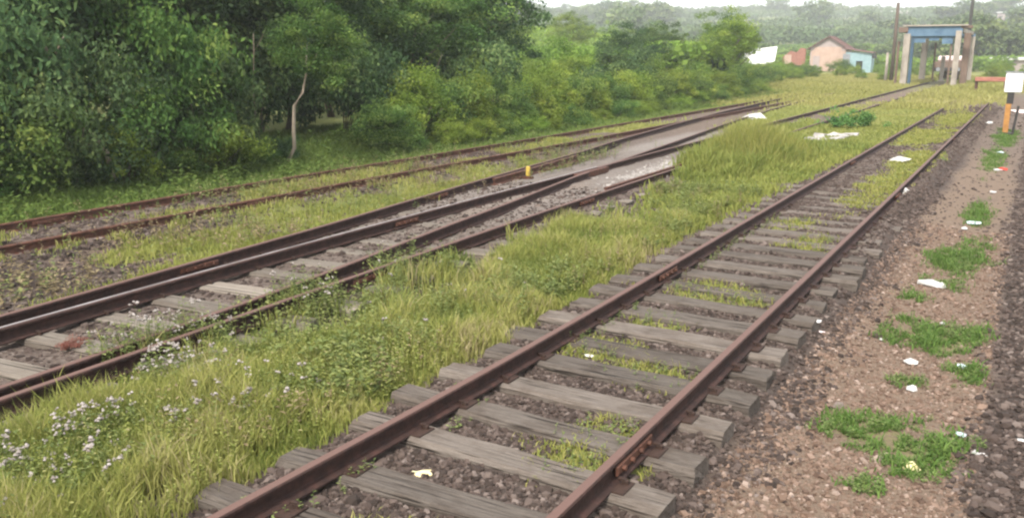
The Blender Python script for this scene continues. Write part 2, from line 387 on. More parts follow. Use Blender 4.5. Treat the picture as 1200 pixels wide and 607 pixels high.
def zmasks(x, y):
    """grass, soil (brown), dark (fresh dark ballast), pale (light dust) — 0..1 each"""
    x = np.asarray(x, float); y = np.asarray(y, float)
    n1 = fbm(x, y, 1.2, 11); n2 = fbm(x, y, .35, 23); n3 = fbm(x, y, 3.5, 31)
    wob = (n1 - .5) * .7 + (n2 - .5) * .35
    g = np.zeros_like(x)
    # verge between the near track and the turnout
    le = np.interp(y, [0, 4.5, 5.5, 6, 7.2, 8.5, 9.6, 12, 16.6, 19, 24, 28, 30], [-5.85, -5.8, -5.55, -5.15, -4.95, -5.35, -5.8, -5.85, -5.9, -6.6, -7.2, -7.0, -6.2])
    re = np.interp(y, [0, 3, 6, 10, 14, 18, 25, 40, 55], [-3.96, -3.94, -3.98, -4.08, -4.2, -4.0, -3.75, -3.7, -3.7])
    g = np.maximum(g, sstep(-.12, .14, (x - le) + wob * .55) * sstep(-.08, .12, (re - x) + wob * .35))
    # thin weeds on the gravel patch
    g = g * (1 - .85 * sstep(.41, .33, n1) * sstep(26, 16, y) * sstep(-4, -4.1, x))
    g = np.maximum(g, .26 * sstep(-6.6, -6.3, x) * sstep(-4.7, -5.0, x) * sstep(11, 10, y) * sstep(.46, .60, n2))
    # strip between turnout and back track
    la = line_x(LINE_A, y)
    gl = np.interp(y, [0, 5, 9, 12, 16, 20, 24], [.45, .5, .9, 1.2, .8, .4, .15])
    g = np.maximum(g, sstep(-.1, .1, (x - (la - gl)) + wob * .5) * sstep(-.02, .06, (la - .14) - x) * sstep(25, 22, y))
    g = np.maximum(g, .95 * blob(x, y, -9.95, 8.0, .55, 1.2, 4))
    g = np.maximum(g, .7 * sstep(.5, .6, n1) * sstep(-11.0, -10.7, x) * sstep(-9, -9.3, x) * sstep(8, 10, y) * sstep(22, 18, y))
    # between and beside the rails of the back track
    g = np.maximum(g, .75 * sstep(.50, .60, n1) * sstep(-12.5, -12.3, x) * sstep(-11.1, -11.4, x) * sstep(40, 20, y))
    g = np.maximum(g, .6 * sstep(.52, .62, n2) * sstep(-11.0, -10.95, x) * sstep(-10.5, -10.8, x) * sstep(22, 15, y))
    g = np.maximum(g, sstep(-12.75, -13.05, x + wob * .5))
    # beyond: grass everywhere but the used part of the turnout
    far_l = np.interp(y, [18, 24, 30, 40, 50, 60, 75], [-9.2, -8.2, -8.6, -9.0, -9.0, -9.2, -9.4])
    g = np.maximum(g, sstep(30, 36, y + wob * 4) * sstep(.0, .5, (x + 6.1)) * sstep(-4.0, -4.5, x))
    g = np.maximum(g, sstep(27, 31, y + wob * 4) * sstep(-.1, .2, (x - line_x(LINE_C, y) - .2) + wob * .4) * sstep(-.0, .25, (-8.15 - x)))
    g = np.maximum(g, .7 * sstep(.45, .55, n1) * sstep(24, 28, y) * sstep(-7.75, -7.6, x) * sstep(-6.5, -6.7, x) * sstep(52, 40, y))
    g = np.maximum(g, sstep(46, 54, y + wob * 6) * sstep(-8.2, -8.5, x))
    g = np.maximum(g, sstep(48, 55, y + wob * 6) * sstep(-6.25, -6.0, x) * sstep(-1.0, -1.5, x + wob))
    g = np.maximum(g, sstep(86, 92, y) * .9)
    g = np.maximum(g, sstep(60, 70, y + wob * 6) * sstep(-1, -2, np.abs(x) * 0 - 1.5) )
    # patches inside the near track
    for a in ((-2.75, 9.0, .62, .42), (-2.2, 4.75, .36, .42), (-2.36, 6.35, .42, .34), (-3.1, 6.75, .42, .26), (-2.9, 7.7, .3, .25), (-2.35, 17.3, .38, 2.4), (-2.3, 22.8, .5, 2.6), (-2.8, 30, .7, 3), (-2.95, 13.3, .4, .6), (-2.4, 12.2, .3, .5), (-2.6, 39, .6, 4), (-2.7, 3.2, .3, .2)):
        g = np.maximum(g, .95 * blob(x, y, *a, seed=int(a[1] * 3)))
    # patches on the path side
    soil = sstep(-1.50, -1.25, x + wob * .4 - .008 * (y - 5)) * sstep(.05, -.28, x + wob * .5)
    soil = soil * sstep(.18, .40, n1 + .16)
    soil = np.where(y > 22, soil * sstep(30, 22, y) + .35 * sstep(22, 30, y), soil)
    for a in ((-.78, 6.35, .26, .30), (-.42, 6.25, .36, .40), (-.30, 6.45, .2, .3), (-.70, 9.1, .30, .42), (-.42, 8.95, .22, .45), (-.26, 9.3, .16, .3), (-.25, 8.1, .12, .26), (-.62, 7.6, .12, .12), (-.68, 5.55, .13, .1), (-.62, 12.6, .30, 1.2), (-.95, 10.5, .14, .2), (-.58, 16.8, .16, 1.2), (-.72, 25.5, .20, 2.6), (-.62, 33, .26, 3)):
        g = np.maximum(g, 1.0 * blob(x, y, *a, seed=int(a[1] * 7) + 2, edge=.6))
    soil = np.maximum(soil, .8 * blob(x, y, -10.2, 7.3, .8, .8, 71) )
    soil = np.maximum(soil, .55 * blob(x, y, -7.55, 13.2, .35, 2.4, 72))
    soil = np.maximum(soil, .6 * sstep(-9.3, -9.0, x) * sstep(-8, -8.3, x) * sstep(50, 60, y) * sstep(95, 80, y))
    soil = np.maximum(soil, .6 * sstep(-7.9, -7.6, x) * sstep(-6.4, -6.7, x) * sstep(42, 52, y) * sstep(80, 70, y))
    dark = sstep(-.22, .12, x + wob * .4) * sstep(3.6, 2.2, x + wob)
    g = np.maximum(g, sstep(2.6, 3.8, x + wob * 2) * sstep(.30, .5, n3 * .5 + n1 * .5))
    dark = np.maximum(dark, .9 * blob(x, y, -10.1, 6.6, .95, 1.8, 61))
    dark = np.maximum(dark, .9 * blob(x, y, -5.5, 7.5, .6, 1.4, 62))
    dark = np.maximum(dark, .75 * sstep(-3.2, -3.0, x) * sstep(-2.1, -2.3, x) * sstep(15, 8, y))
    dark = np.maximum(dark, .85 * sstep(-1.75, -1.5, x) * sstep(-1.1, -1.4, x + wob * .5))
    dark = np.maximum(dark, .35 * sstep(-12.4, -11.2, x) * sstep(-10.4, -11, x))
    pale = .38 * sstep(-9.2, -8.8, x) * sstep(-6.3, -6.5, x) * sstep(8, 13, y) * (0.6 + .5 * n1)
    pale = pale * sstep(34, 25, y)
    pale = np.maximum(pale, 1.0 * blob(x, y, -6.95, 19.0, .42, 2.6, 81, .5))
    pale = np.maximum(pale, .7 * blob(x, y, -7.0, 25, .5, 3, 82, .5))
    pale = np.maximum(pale, .5 * sstep(-9.8, -9.2, x) * sstep(20, 22, y) * sstep(30, 27, y) * sstep(-8, -8.6, x))
    return np.clip(g, 0, 1), np.clip(soil, 0, 1), np.clip(dark, 0, 1), np.clip(pale, 0, 1)

def gz(x, y):
    x = np.asarray(x, float); y = np.asarray(y, float)
    z = np.zeros_like(x)
    # near track: stones sit below the sleeper tops close by and cover them farther on
    inn = np.interp(y, [0, 10, 14, 18, 60], [.082, .086, .112, .142, .15])
    m = sstep(-4.15, -3.75, x) * sstep(-1.45, -1.75, x)
    z = z * (1 - m) + inn * m
    m2 = sstep(-6.0, -4.9, x) * sstep(-3.8, -4.1, x); z = z * (1 - m2) + np.interp(y, [0, 13, 18], [.04, .06, .13]) * m2
    # turnout
    inn = np.interp(y, [0, 4, 9, 12, 60], [.085, .085, .115, .145, .155])
    m3 = sstep(-9.6, -8.9, x) * sstep(-5.6, -6.2, x)
    m3 = np.maximum(m3, sstep(-11, -10.2, x) * sstep(-5.6, -6.2, x) * sstep(16, 24, y))
    z = z * (1 - m3) + inn * m3
    m4 = sstep(-13.4, -12.9, x) * sstep(-10.2, -10.7, x)
    z = z * (1 - m4) + .125 * m4
    m5 = sstep(-10.7, -10.2, x) * sstep(-8.9, -9.5, x) * sstep(24, 16, y); z = z * (1 - m5) + .03 * m5
    # shoulder and path on the right
    z = z + .0 * x
    z = z + sstep(10, 17, y) * .15 * sstep(-.4, -1.45, x) * (x > -1.75)
    z = np.where(x > -1.75, z - .05 * sstep(-1.6, -1.1, x) * (1 - sstep(-.5, .1, x)), z)
    z = z + sstep(-.1, .5, x) * .05 - sstep(1.0, 2.2, x) * .1
    z = z + .05 * sstep(60, 75, y) * 0
    # rough surface
    near = sstep(80, 30, np.hypot(x, y))
    z = z + near * ((fbm(x, y, .45, 3) - .5) * .05 + (vnoise(x, y, .13, 9) - .5) * .02)
    # bank behind the back track, then scrubland
    z = z + .25 * sstep(-14, -17, x) + (fbm(x, y, 6, 41) - .5) * .5 * sstep(-16, -22, x)
    r = np.hypot(x, y)
    z = z + 3.2 * sstep(-24, -75, x - .0 * y) * sstep(190, 90, r) * (.6 + .8 * fbm(x, y, 30, 44))
    # far country
    ang = np.arctan2(-x, y)
    hill = 21 * sstep(170, 640, r) * (.75 + .5 * fbm(x, y, 230, 47)) + 4.5 * sstep(150, 300, r) * (fbm(x, y, 90, 52) - .35)
    hill = hill * (1 - .9 * sstep(900, 1900, r))
    z = z + hill * sstep(120, 200, r)
    return z

def axis(fine_a, fine_b, step, grow, far):
    out = list(np.arange(fine_a, fine_b + 1e-6, step))
    s = step; v = fine_b
    hi = []
    while v < far:
        s = min(s * grow, 90); v += s; hi.append(v)
    s = step; v = fine_a; lo = []
    while v > -far:
        s = min(s * grow, 90); v -= s; lo.append(v)
    return np.array(lo[::-1] + out + hi)

ax = axis(-13.5, 1.0, .09, 1.055, 2400)
ay = axis(1.5, 15, .09, 1.035, 2400)
GX, GY = np.meshgrid(ax, ay)
GZ = gz(GX, GY)
gm = zmasks(GX, GY)
nx, ny = len(ax), len(ay)
V = np.stack([GX.ravel(), GY.ravel(), GZ.ravel()], 1)
ii = (np.arange(ny - 1)[:, None] * nx + np.arange(nx - 1)[None, :]).ravel()
F = np.stack([ii, ii + 1, ii + nx + 1, ii + nx], 1)
# masks: R grass, G soil, B dark, and a second one for pale and field tone
zone = np.ones((len(V), 4)); zone[:, 0] = gm[0].ravel() * np.where((V[:, 0] > -1.5) & (V[:, 0] < .5) & (V[:, 1] < 40), .5, 1); zone[:, 1] = gm[1].ravel(); zone[:, 2] = gm[2].ravel()
rr_ = np.hypot(GX, GY).ravel(); aa_ = np.degrees(np.arctan2(-GX, GY)).ravel()
band = sstep(11, 13, GZ.ravel()) * sstep(19, 16, GZ.ravel()) * sstep(4, 8, aa_) * sstep(22, 16, aa_) * sstep(200, 260, rr_)
far_bare = np.maximum(band, sstep(.60, .70, fbm(V[:, 0], V[:, 1], 70, 91)) * sstep(140, 220, rr_) * .7)
zone2 = np.ones((len(V), 4)); zone2[:, 0] = gm[3].ravel(); zone2[:, 1] = far_bare; zone2[:, 2] = sstep(.35, .7, fbm(V[:, 0], V[:, 1], 45, 97))

def ground_mat():
    m, t, b = mat_new('ground_surface')
    L = t.links; N = t.nodes
    tc = N.new('ShaderNodeTexCoord')
    def noise(scale, detail=6, rough=.6):
        n = N.new('ShaderNodeTexNoise'); n.inputs['Scale'].default_value = scale; n.inputs['Detail'].default_value = detail; n.inputs['Roughness'].default_value = rough
        L.new(tc.outputs['Object'], n.inputs['Vector']); return n.outputs['Fac']
    def ramp(src, els):
        r = N.new('ShaderNodeValToRGB')
        while len(r.color_ramp.elements) > 1: r.color_ramp.elements.remove(r.color_ramp.elements[-1])
        r.color_ramp.elements[0].position = els[0][0]; r.color_ramp.elements[0].color = (*els[0][1], 1)
        for p, c in els[1:]:
            e = r.color_ramp.elements.new(p); e.color = (*c, 1)
        L.new(src, r.inputs['Fac']); return r.outputs[0]
    def mix(f, a, c):
        x = N.new('ShaderNodeMixRGB'); L.new(f, x.inputs['Fac']); L.new(a, x.inputs['Color1']); L.new(c, x.inputs['Color2']); return x.outputs[0]
    n_f = noise(38, 8, .75); n_m = noise(7, 6); n_c = noise(.9, 5)
    vor = N.new('ShaderNodeTexVoronoi'); vor.inputs['Scale'].default_value = 26; L.new(tc.outputs['Object'], vor.inputs['Vector'])
    vs = N.new('ShaderNodeSeparateColor'); L.new(vor.outputs['Color'], vs.inputs[0])
    grav = ramp(vs.outputs[0], [(0, (.045, .033, .028)), (.5, (.095, .072, .060)), (.85, (.145, .115, .098)), (1, (.22, .185, .165))])
    dust = ramp(n_m, [(.3, (.078, .059, .048)), (.7, (.140, .111, .092))])
    base = N.new('ShaderNodeMixRGB'); base.inputs['Fac'].default_value = .5; L.new(grav, base.inputs['Color1']); L.new(dust, base.inputs['Color2']); base = base.outputs[0]
    a1 = N.new('ShaderNodeVertexColor'); a1.layer_name = 'zone'
    a2 = N.new('ShaderNodeVertexColor'); a2.layer_name = 'zone2'
    s1 = N.new('ShaderNodeSeparateColor'); L.new(a1.outputs[0], s1.inputs[0])
    s2 = N.new('ShaderNodeSeparateColor'); L.new(a2.outputs[0], s2.inputs[0])
    soil = ramp(n_f, [(.25, (.095, .066, .048)), (.55, (.17, .125, .092)), (.8, (.235, .180, .140))])
    dark = ramp(n_f, [(.3, (.03, .023, .020)), (.6, (.065, .050, .043)), (.85, (.12, .098, .088))])
    pale = ramp(n_f, [(.3, (.20, .18, .16)), (.7, (.34, .315, .29))])
    gr = ramp(n_m, [(.3, (.115, .13, .04)), (.55, (.175, .185, .055)), (.75, (.23, .21, .08))])
    c = mix(s1.outputs[2], base, dark)
    c = mix(s1.outputs[1], c, soil)
    c = mix(s2.outputs[0], c, pale)
    # break the grass edge up with fine noise
    md = N.new('ShaderNodeMath'); md.operation = 'MULTIPLY_ADD'; L.new(n_f, md.inputs[0]); md.inputs[1].default_value = .9; md.inputs[2].default_value = -.45
    sm = N.new('ShaderNodeMath'); sm.operation = 'ADD'; L.new(s1.outputs[0], sm.inputs[0]); L.new(md.outputs[0], sm.inputs[1])
    gfac = N.new('ShaderNodeMapRange'); gfac.inputs['From Min'].default_value = .4; gfac.inputs['From Max'].default_value = .75; L.new(sm.outputs[0], gfac.inputs['Value'])
    n_far = noise(.035, 6, .6)
    gfar = ramp(n_far, [(.35, (.11, .145, .05)), (.5, (.17, .20, .07)), (.65, (.25, .255, .10))])
    c = mix(gfac.outputs[0], c, gr)
    # distance-independent: tall-grass fields beyond the yard use the broad tone map
    c = mix(s2.outputs[2], c, mixs(N, L, c, gfar, s1.outputs[0]))
    bare = ramp(n_far, [(.35, (.20, .17, .16)), (.65, (.27, .235, .215))])
    c = mix(s2.outputs[1], c, bare)
    L.new(c, b.inputs['Base Color']); b.inputs['Roughness'].default_value = .95; b.inputs['Specular IOR Level'].default_value = .15
    bp = N.new('ShaderNodeBump'); bp.inputs['Strength'].default_value = .8; bp.inputs['Distance'].default_value = .02
    ad_ = N.new('ShaderNodeMath'); ad_.operation = 'ADD'; L.new(vor.outputs['Distance'], ad_.inputs[0]); L.new(n_f, ad_.inputs[1])
    L.new(ad_.outputs[0], bp.inputs['Height']); L.new(bp.outputs[0], b.inputs['Normal'])
    return m
def mixs(N, L, a, c, f):
    x = N.new('ShaderNodeMixRGB'); L.new(f, x.inputs['Fac']); L.new(a, x.inputs['Color1']); L.new(c, x.inputs['Color2']); return x.outputs[0]
gme = np_mesh('ground', V, [F], ground_mat(), True, {'zone': ('POINT', 'FLOAT_COLOR', zone), 'zone2': ('POINT', 'FLOAT_COLOR', zone2)})
tag(link(bpy.data.objects.new('ground', gme)), 'ground of gravel, brown soil and grass running out to green hills', kind='structure')

def gz1(x, y): return float(gz(np.array([x]), np.array([y]))[0])

# ------------------------------------------------------------------ rails
PROFILE = [(-.0625, 0), (.0625, 0), (.0625, .012), (.012, .028), (.0085, .040), (.0085, .095), (.034, .108), (.035, .128), (.026, .1385), (.012, .140),
           (-.012, .140), (-.026, .1385), (-.035, .128), (-.034, .108), (-.0085, .095), (-.0085, .040), (-.012, .028), (-.0625, .012)]
def smooth_line(L, y0, y1, step=.35):
    ys = np.arange(y0, y1, step); ys = np.append(ys, y1)
    xs = line_x(L, ys)
    k = np.ones(7) / 7
    if len(xs) > 12:
        pad = np.concatenate([[xs[0]] * 3, xs, [xs[-1]] * 3]); xs = np.convolve(pad, k, 'valid')
    return xs, ys
def sweep(name, L, y0, y1, z0, parent, mat, step=.35, wob=.004):
    xs, ys = smooth_line(L, y0, y1, step)
    n = len(ys); P = len(PROFILE); vs = np.zeros((n * P, 3))
    dx = np.gradient(xs, ys)
    for i in range(n):
        t = np.array([dx[i], 1.0]); t /= np.hypot(*t); nrm = np.array([t[1], -t[0]])
        w_ = (mnoise.noise(Vector((xs[i] * 3, ys[i] * .35, 0)))) * wob
        for k, (u, v) in enumerate(PROFILE):
            vs[i * P + k] = (xs[i] + nrm[0] * (u + w_), ys[i] + nrm[1] * u, z0 + v + w_ * .7)
    f = []
    i0 = (np.arange(n - 1)[:, None] * P + np.arange(P)[None, :]).ravel()
    k1 = (np.arange(n - 1)[:, None] * P + ((np.arange(P) + 1) % P)[None, :]).ravel()
    q = np.stack([i0, i0 + P, k1 + P, k1], 1)
    caps = np.stack([np.arange(P), (n - 1) * P + np.arange(P)[::-1]])
    me = np_mesh(name, vs, [q, caps], mat)
    return link(bpy.data.objects.new(name, me), parent)

def sleeper_mesh(seed, length, width=.235, height=.16, mat=None):
    """a worn balk: eight-sided section, several stations, ragged ends"""
    r = random.Random(seed)
    nst = 7; vs = []; fs = []
    for i in range(nst):
        x = -length / 2 + length * i / (nst - 1)
        if 0 < i < nst - 1: x += r.uniform(-.06, .06)
        b = .022 * (1.6 if i in (0, nst - 1) else 1)
        wv = width / 2 * r.uniform(.92, 1.05); top = r.uniform(-.010, .004); oy = r.uniform(-.008, .008)
        sec = [(-wv, -height), (wv, -height), (wv, -b * r.uniform(.6, 1.6)), (wv - b * r.uniform(.7, 1.5), top), (0, top + r.uniform(-.006, .004)), (-wv + b * r.uniform(.7, 1.5), top), (-wv, -b * r.uniform(.6, 1.6))]
        for (yy, zz) in sec:
            vs.append((x + r.uniform(-.012, .012) * (i in (0, nst - 1)), yy + oy, zz))
    P = 7
    for i in range(nst - 1):
        for k in range(P):
            fs.append((i * P + k, i * P + (k + 1) % P, (i + 1) * P + (k + 1) % P, (i + 1) * P + k))
    fs.append(tuple(range(P - 1, -1, -1))); fs.append(tuple((nst - 1) * P + k for k in range(P)))
    mb = MB(); mb.add(vs, fs)
    return mb.mesh('sleeper', mat)

def plate_mesh():
    mb = MB()
    mb.box((0, 0, .006), (.26, .17, .012))
    return mb.mesh('tie_plate', M['spike'])
def spike_mesh():
    mb = MB(); mb.box((0, 0, .018), (.045, .032, .036), bevel=.006); mb.box((-.02, 0, .034), (.05, .028, .012))
    return mb.mesh('rail_spike', M['spike'])
def fishplate_mesh():
    mb = MB()
    for s in (-1, 1):
        mb.box((s * .030, 0, .068), (.022, .56, .062), bevel=.006)
        for k in (-.2, -.07, .07, .2): mb.tube([(s * .040, k, .068), (s * .064, k, .068)], .017, 6)
    return mb.mesh('fishplate', M['rail'])
PLATE, SPIKE, FISH = plate_mesh(), spike_mesh(), fishplate_mesh()
def new(name, me, parent, loc=(0, 0, 0), rz=0):
    o = bpy.data.objects.new(name, me); o.location = loc; o.rotation_euler = (0, 0, rz)
    return link(o, parent)

# near track
near = empty('railway_track', (0, 0, 0))
tag(near, 'rusty railway track nearest the camera, on bare protruding weathered sleepers', 'railway track', 'railway tracks in the yard')
for L in (LINE_NL, LINE_NR):
    sweep('rail', L, -14, 60, .14, near, M['rail_top'])
SLM = [sleeper_mesh(i, 2.37 + .04 * (i % 3 - 1), .265 + .012 * (i % 4), mat=M['sleeper']) for i in range(9)]
y = -.93; k = 0
while y < 21:
    jx = random.uniform(-.08, .06)
    sl = new('sleeper', SLM[(k * 5) % 9], near, (-2.715 + jx, y + random.uniform(-.03, .03), .14 + random.uniform(-.004, .002)), R(random.uniform(-2.4, 2.0)))
    if y < 15:
        for xx in (-3.41, -1.92):
            new('tie_plate', PLATE, sl, (xx + 2.715 - jx, 0, -.001))
            for dx, s in ((-.085, 1), (.085, -1)):
                sp = new('rail_spike', SPIKE, sl, (xx + 2.715 - jx + dx, random.choice((-.045, .045)), .003), R(0 if s < 0 else 180))
    y += .59; k += 1
for L, ys in ((LINE_NR, (4.72, 16.6, 28.6)), (LINE_NL, (9.2, 21.2))):
    for yy in ys: new('fishplate', FISH, near, (float(line_x(L, yy)), yy, .14))

# turnout
turn = empty('railway_turnout', (0, 0, 0))
tag(turn, 'middle railway turnout whose rails branch off left and run on to the concrete frame', 'railway track', 'railway tracks in the yard')
ZT = .14
sweep('rail', LINE_A, -14, 57, ZT, turn, M['rail_top'])
sweep('rail', LINE_B, -14, 83, ZT, turn, M['shiny_rail' if 0 else 'rail_top'])
sweep('rail', LINE_C, -14, 16.2, ZT, turn, M['rail_top'])
sweep('rail', LINE_C, 16.9, 57, ZT, turn, M['rail_top'])
sweep('rail', LINE_D, -14, 83, ZT, turn, M['rail_top'])
# polished strip on the head of the inner left rail, close to the camera
def head_strip(L, y0, y1, parent, z):
    xs, ys = smooth_line(L, y0, y1, .35)
    n = len(ys); vs = np.zeros((n * 2, 3))
    vs[0::2, 0] = xs - .016; vs[1::2, 0] = xs + .020; vs[0::2, 1] = ys; vs[1::2, 1] = ys; vs[:, 2] = z
    i0 = np.arange(n - 1) * 2
    q = np.stack([i0, i0 + 1, i0 + 3, i0 + 2], 1)
    return link(bpy.data.objects.new('polished_strip', np_mesh('polished_strip', vs, [q], M['shiny_rail'])), parent)
head_strip(LINE_B, -14, 17, turn, ZT + .1448)
# frog: solid casting where the inner rails cross
mb = MB(); mb.box((-7.87, 16.55, ZT + .062), (.20, 1.5, .124), bevel=.01); mb.build('crossing_frog', M['rail'], turn)
for L, off, a, b_ in ((LINE_A, .17, 14.4, 18.8), (LINE_D, -.17, 14.4, 18.8)):
    L2 = [(p[0] + off, p[1]) for p in L]
    sweep('check_rail', L2, a, b_, ZT, turn, M['rail'])
# timbers, longer where the branch opens, laid slightly askew as in the yard
TM = [sleeper_mesh(40 + i, 1.0, .27 + .015 * (i % 3), mat=M['sleeper_pale']) for i in range(7)]
y = -1.0; k = 0
while y < 17:
    xl = min(float(line_x(LINE_A, y)), -7.8) - .42; xr = float(line_x(LINE_D, y)) + .46
    o = new('sleeper', TM[(k * 3) % 7], turn, ((xl + xr) / 2 + random.uniform(-.05, .05), y + random.uniform(-.04, .04), .139 + random.uniform(-.006, .002)), R(6 + random.uniform(-1.2, 1.2)))
    o.scale = ((xr - xl), 1, 1)
    if y < 11:
        for L in (LINE_A, LINE_B, LINE_C, LINE_D):
            xx = float(line_x(L, o.location.y))
            yo = (xx - o.location.x) * math.tan(R(6))
            for dx in (-.075, .075):
                sp = new('rail_spike', SPIKE, o, ((xx + dx - o.location.x) / o.scale.x, 0, .002), 0); sp.scale = (1 / o.scale.x, 1, 1)
    y += .68; k += 1
for L, ys in ((LINE_A, (6.7, 12.4)), (LINE_D, (7.3, 13.2)), (LINE_C, (4.5,)), (LINE_B, (10.2, 24))):
    for yy in ys: new('fishplate', FISH, turn, (float(line_x(L, yy)), yy, ZT))

# back track
back = empty('railway_track', (0, 0, 0))
tag(back, 'farthest railway track, half buried in gravel and weeds beside the bushes', 'railway track', 'railway tracks in the yard')
sweep('rail', LINE_TA, -14, 57, .115, back, M['rail']); sweep('rail', LINE_TB, -14, 57, .115, back, M['rail'])
y = -.9; k = 0
while y < 24:
    new('sleeper', SLM[(k * 4) % 9], back, (-11.88 + random.uniform(-.06, .06), y + random.uniform(-.06, .06), .125 + random.uniform(-.012, .004)), R(random.uniform(-3, 3)))
    y += .68; k += 1
for L, ys in ((LINE_TA, (7.6, 16)), (LINE_TB, (10.4,))):
    for yy in ys: new('fishplate', FISH, back, (float(line_x(L, yy)), yy, .115))

# ------------------------------------------------------------------ ballast and loose stones
def ico():
    t = (1 + 5 ** .5) / 2
    v = np.array([(-1, t, 0), (1, t, 0), (-1, -t, 0), (1, -t, 0), (0, -1, t), (0, 1, t), (0, -1, -t), (0, 1, -t), (t, 0, -1), (t, 0, 1), (-t, 0, -1), (-t, 0, 1)], float)
    v /= np.linalg.norm(v[0])
    f = np.array([(0, 11, 5), (0, 5, 1), (0, 1, 7), (0, 7, 10), (0, 10, 11), (1, 5, 9), (5, 11, 4), (11, 10, 2), (10, 7, 6), (7, 1, 8), (3, 9, 4), (3, 4, 2), (3, 2, 6), (3, 6, 8), (3, 8, 9), (4, 9, 5), (2, 4, 11), (6, 2, 10), (8, 6, 7), (9, 8, 1)])
    return v, f
def cube_stone():
    v = np.array([(-1, -1, -1), (1, -1, -1), (1, 1, -1), (-1, 1, -1), (-.7, -.8, 1), (.8, -.7, 1), (.7, .8, 1), (-.8, .7, 1)], float) * .75
    f = np.array([(0, 1, 5), (0, 5, 4), (1, 2, 6), (1, 6, 5), (2, 3, 7), (2, 7, 6), (3, 0, 4), (3, 4, 7), (4, 5, 6), (4, 6, 7)])
    return v, f
def stones(name, x, y, size, tint, mat, label, small=False, lift=0.15):
    v, f = cube_stone() if small else ico()
    n = len(x); K = len(v)
    jit = 1 + (rng.random((n, K, 1)) - .5) * .7
    P = v[None] * jit
    P = P * (np.stack([1 + .6 * (rng.random(n) - .5), .8 + .4 * rng.random(n), .45 + .4 * rng.random(n)], 1)[:, None, :])
    th = rng.random(n) * 6.283; c, s = np.cos(th)[:, None], np.sin(th)[:, None]
    tl = (rng.random(n) - .5)[:, None] * 1.2; ct, st = np.cos(tl), np.sin(tl)
    X = P[:, :, 0] * ct - P[:, :, 2] * st; Z = P[:, :, 0] * st + P[:, :, 2] * ct
    Y = P[:, :, 1]
    X, Y = X * c - Y * s, X * s + Y * c
    z0 = gz(x, y)
    W = np.stack([X * size[:, None] + x[:, None], Y * size[:, None] + y[:, None], Z * size[:, None] + (z0 + size * lift)[:, None]], 2)
    FF = (f[None] + (np.arange(n) * K)[:, None, None]).reshape(-1, 3)
    me = np_mesh(name, W.reshape(-1, 3), [FF], mat, False, {'tint': ('FACE', 'FLOAT', np.repeat(tint, len(f)))})
    o = link(bpy.data.objects.new(name, me))
    return tag(o, label, 'stones', kind='stuff')

def scatter(n, x0, x1, y0, y1, power=1.0):
    """denser near the camera along y"""
    u = rng.random(n)
    y = y0 + (y1 - y0) * u ** power
    x = x0 + (x1 - x0) * rng.random(n)
    return x, y
def view_keep(x, y, margin=4):
    a = np.degrees(np.arctan2(-x, y))
    return (a > -3 - margin) & (a < 61 + margin + 4)

def on_rail(x, y, r=.045):
    m = np.zeros(len(x), bool)
    for L in (LINE_NL, LINE_NR, LINE_A, LINE_B, LINE_C, LINE_D, LINE_TA, LINE_TB): m |= np.abs(x - line_x(L, y)) < r
    return m
# ballast: near track, turnout, back track, right hand bed
x, y = scatter(85000, -4.0, -1.0, 2.6, 18, 1.6)
m = view_keep(x, y); x, y = x[m], y[m]; g = zmasks(x, y)[0]; m = (rng.random(len(x)) > g * .8) & ~on_rail(x, y); x, y = x[m], y[m]
# keep stones between the sleepers, a few on top
ph = (y + .93) / .59; onsl = np.abs(ph - np.round(ph)) * .59 < .125
m = (~onsl) | (x > -1.5) | (x < -3.93) | (rng.random(len(x)) < .16); x, y = x[m], y[m]; m = rng.random(len(x)) > .93 * sstep(-1.45, -1.15, x + (fbm(x, y, .4, 301) - .5) * .5); x, y = x[m], y[m]
size = np.clip(rng.lognormal(math.log(.0135), .42, len(x)), .007, .04)
stones('ballast', x, y, size, rng.random(len(x)) ** 1.3, M['ballast'], 'dark crushed stone ballast between and beside the sleepers of the near track')
x, y = scatter(36000, -4.0, .6, 14, 48, 1.3)
m = view_keep(x, y); x, y = x[m], y[m]; g = zmasks(x, y)[0]; m = (rng.random(len(x)) > g * .9) & ~on_rail(x, y) & ((x < -1.35) | (x > -.1) | (rng.random(len(x)) < .12)); x, y = x[m], y[m]
size = np.clip(rng.lognormal(math.log(.018), .4, len(x)), .010, .05) * (1 + .010 * y)
stones('ballast', x, y, size, rng.random(len(x)) * .8 + .1, M['ballast'], 'dark stones covering the far half of the near track and the path beside it', small=True, lift=-.1)
x, y = scatter(62000, -.5, 2.9, 3.3, 20, 1.5)
m = view_keep(x, y); x, y = x[m], y[m]; d = zmasks(x, y)[2]; m = rng.random(len(x)) < d; x, y = x[m], y[m]
size = np.clip(rng.lognormal(math.log(.016), .42, len(x)), .008, .05)
stones('ballast', x, y, size, rng.random(len(x)) ** 1.4, M['ballast'], 'dark crushed stone heap along the right edge of the brown path')
x, y = scatter(34000, -1.5, -.05, 3.3, 15, 1.5)
m = view_keep(x, y); x, y = x[m], y[m]; z_ = zmasks(x, y); m = rng.random(len(x)) > z_[0] * .9; x, y = x[m], y[m]
size = np.clip(rng.lognormal(math.log(.0078), .55, len(x)), .004, .035)
stones('path_gravel', x, y, size, np.clip(rng.random(len(x)) ** 1.1, 0, 1), M['brown_stone'], 'loose brown pebbles and clods on the footpath right of the near track', small=True)
x, y = scatter(42000, -11.0, -4.6, 2.5, 15, 1.4)
m = view_keep(x, y); x, y = x[m], y[m]; z_ = zmasks(x, y); m = (rng.random(len(x)) > z_[0] * .85) & ((z_[2] > .25) | (rng.random(len(x)) < .45)) & ~on_rail(x, y, .07); x, y = x[m], y[m]
size = np.clip(rng.lognormal(math.log(.020), .45, len(x)), .01, .07)
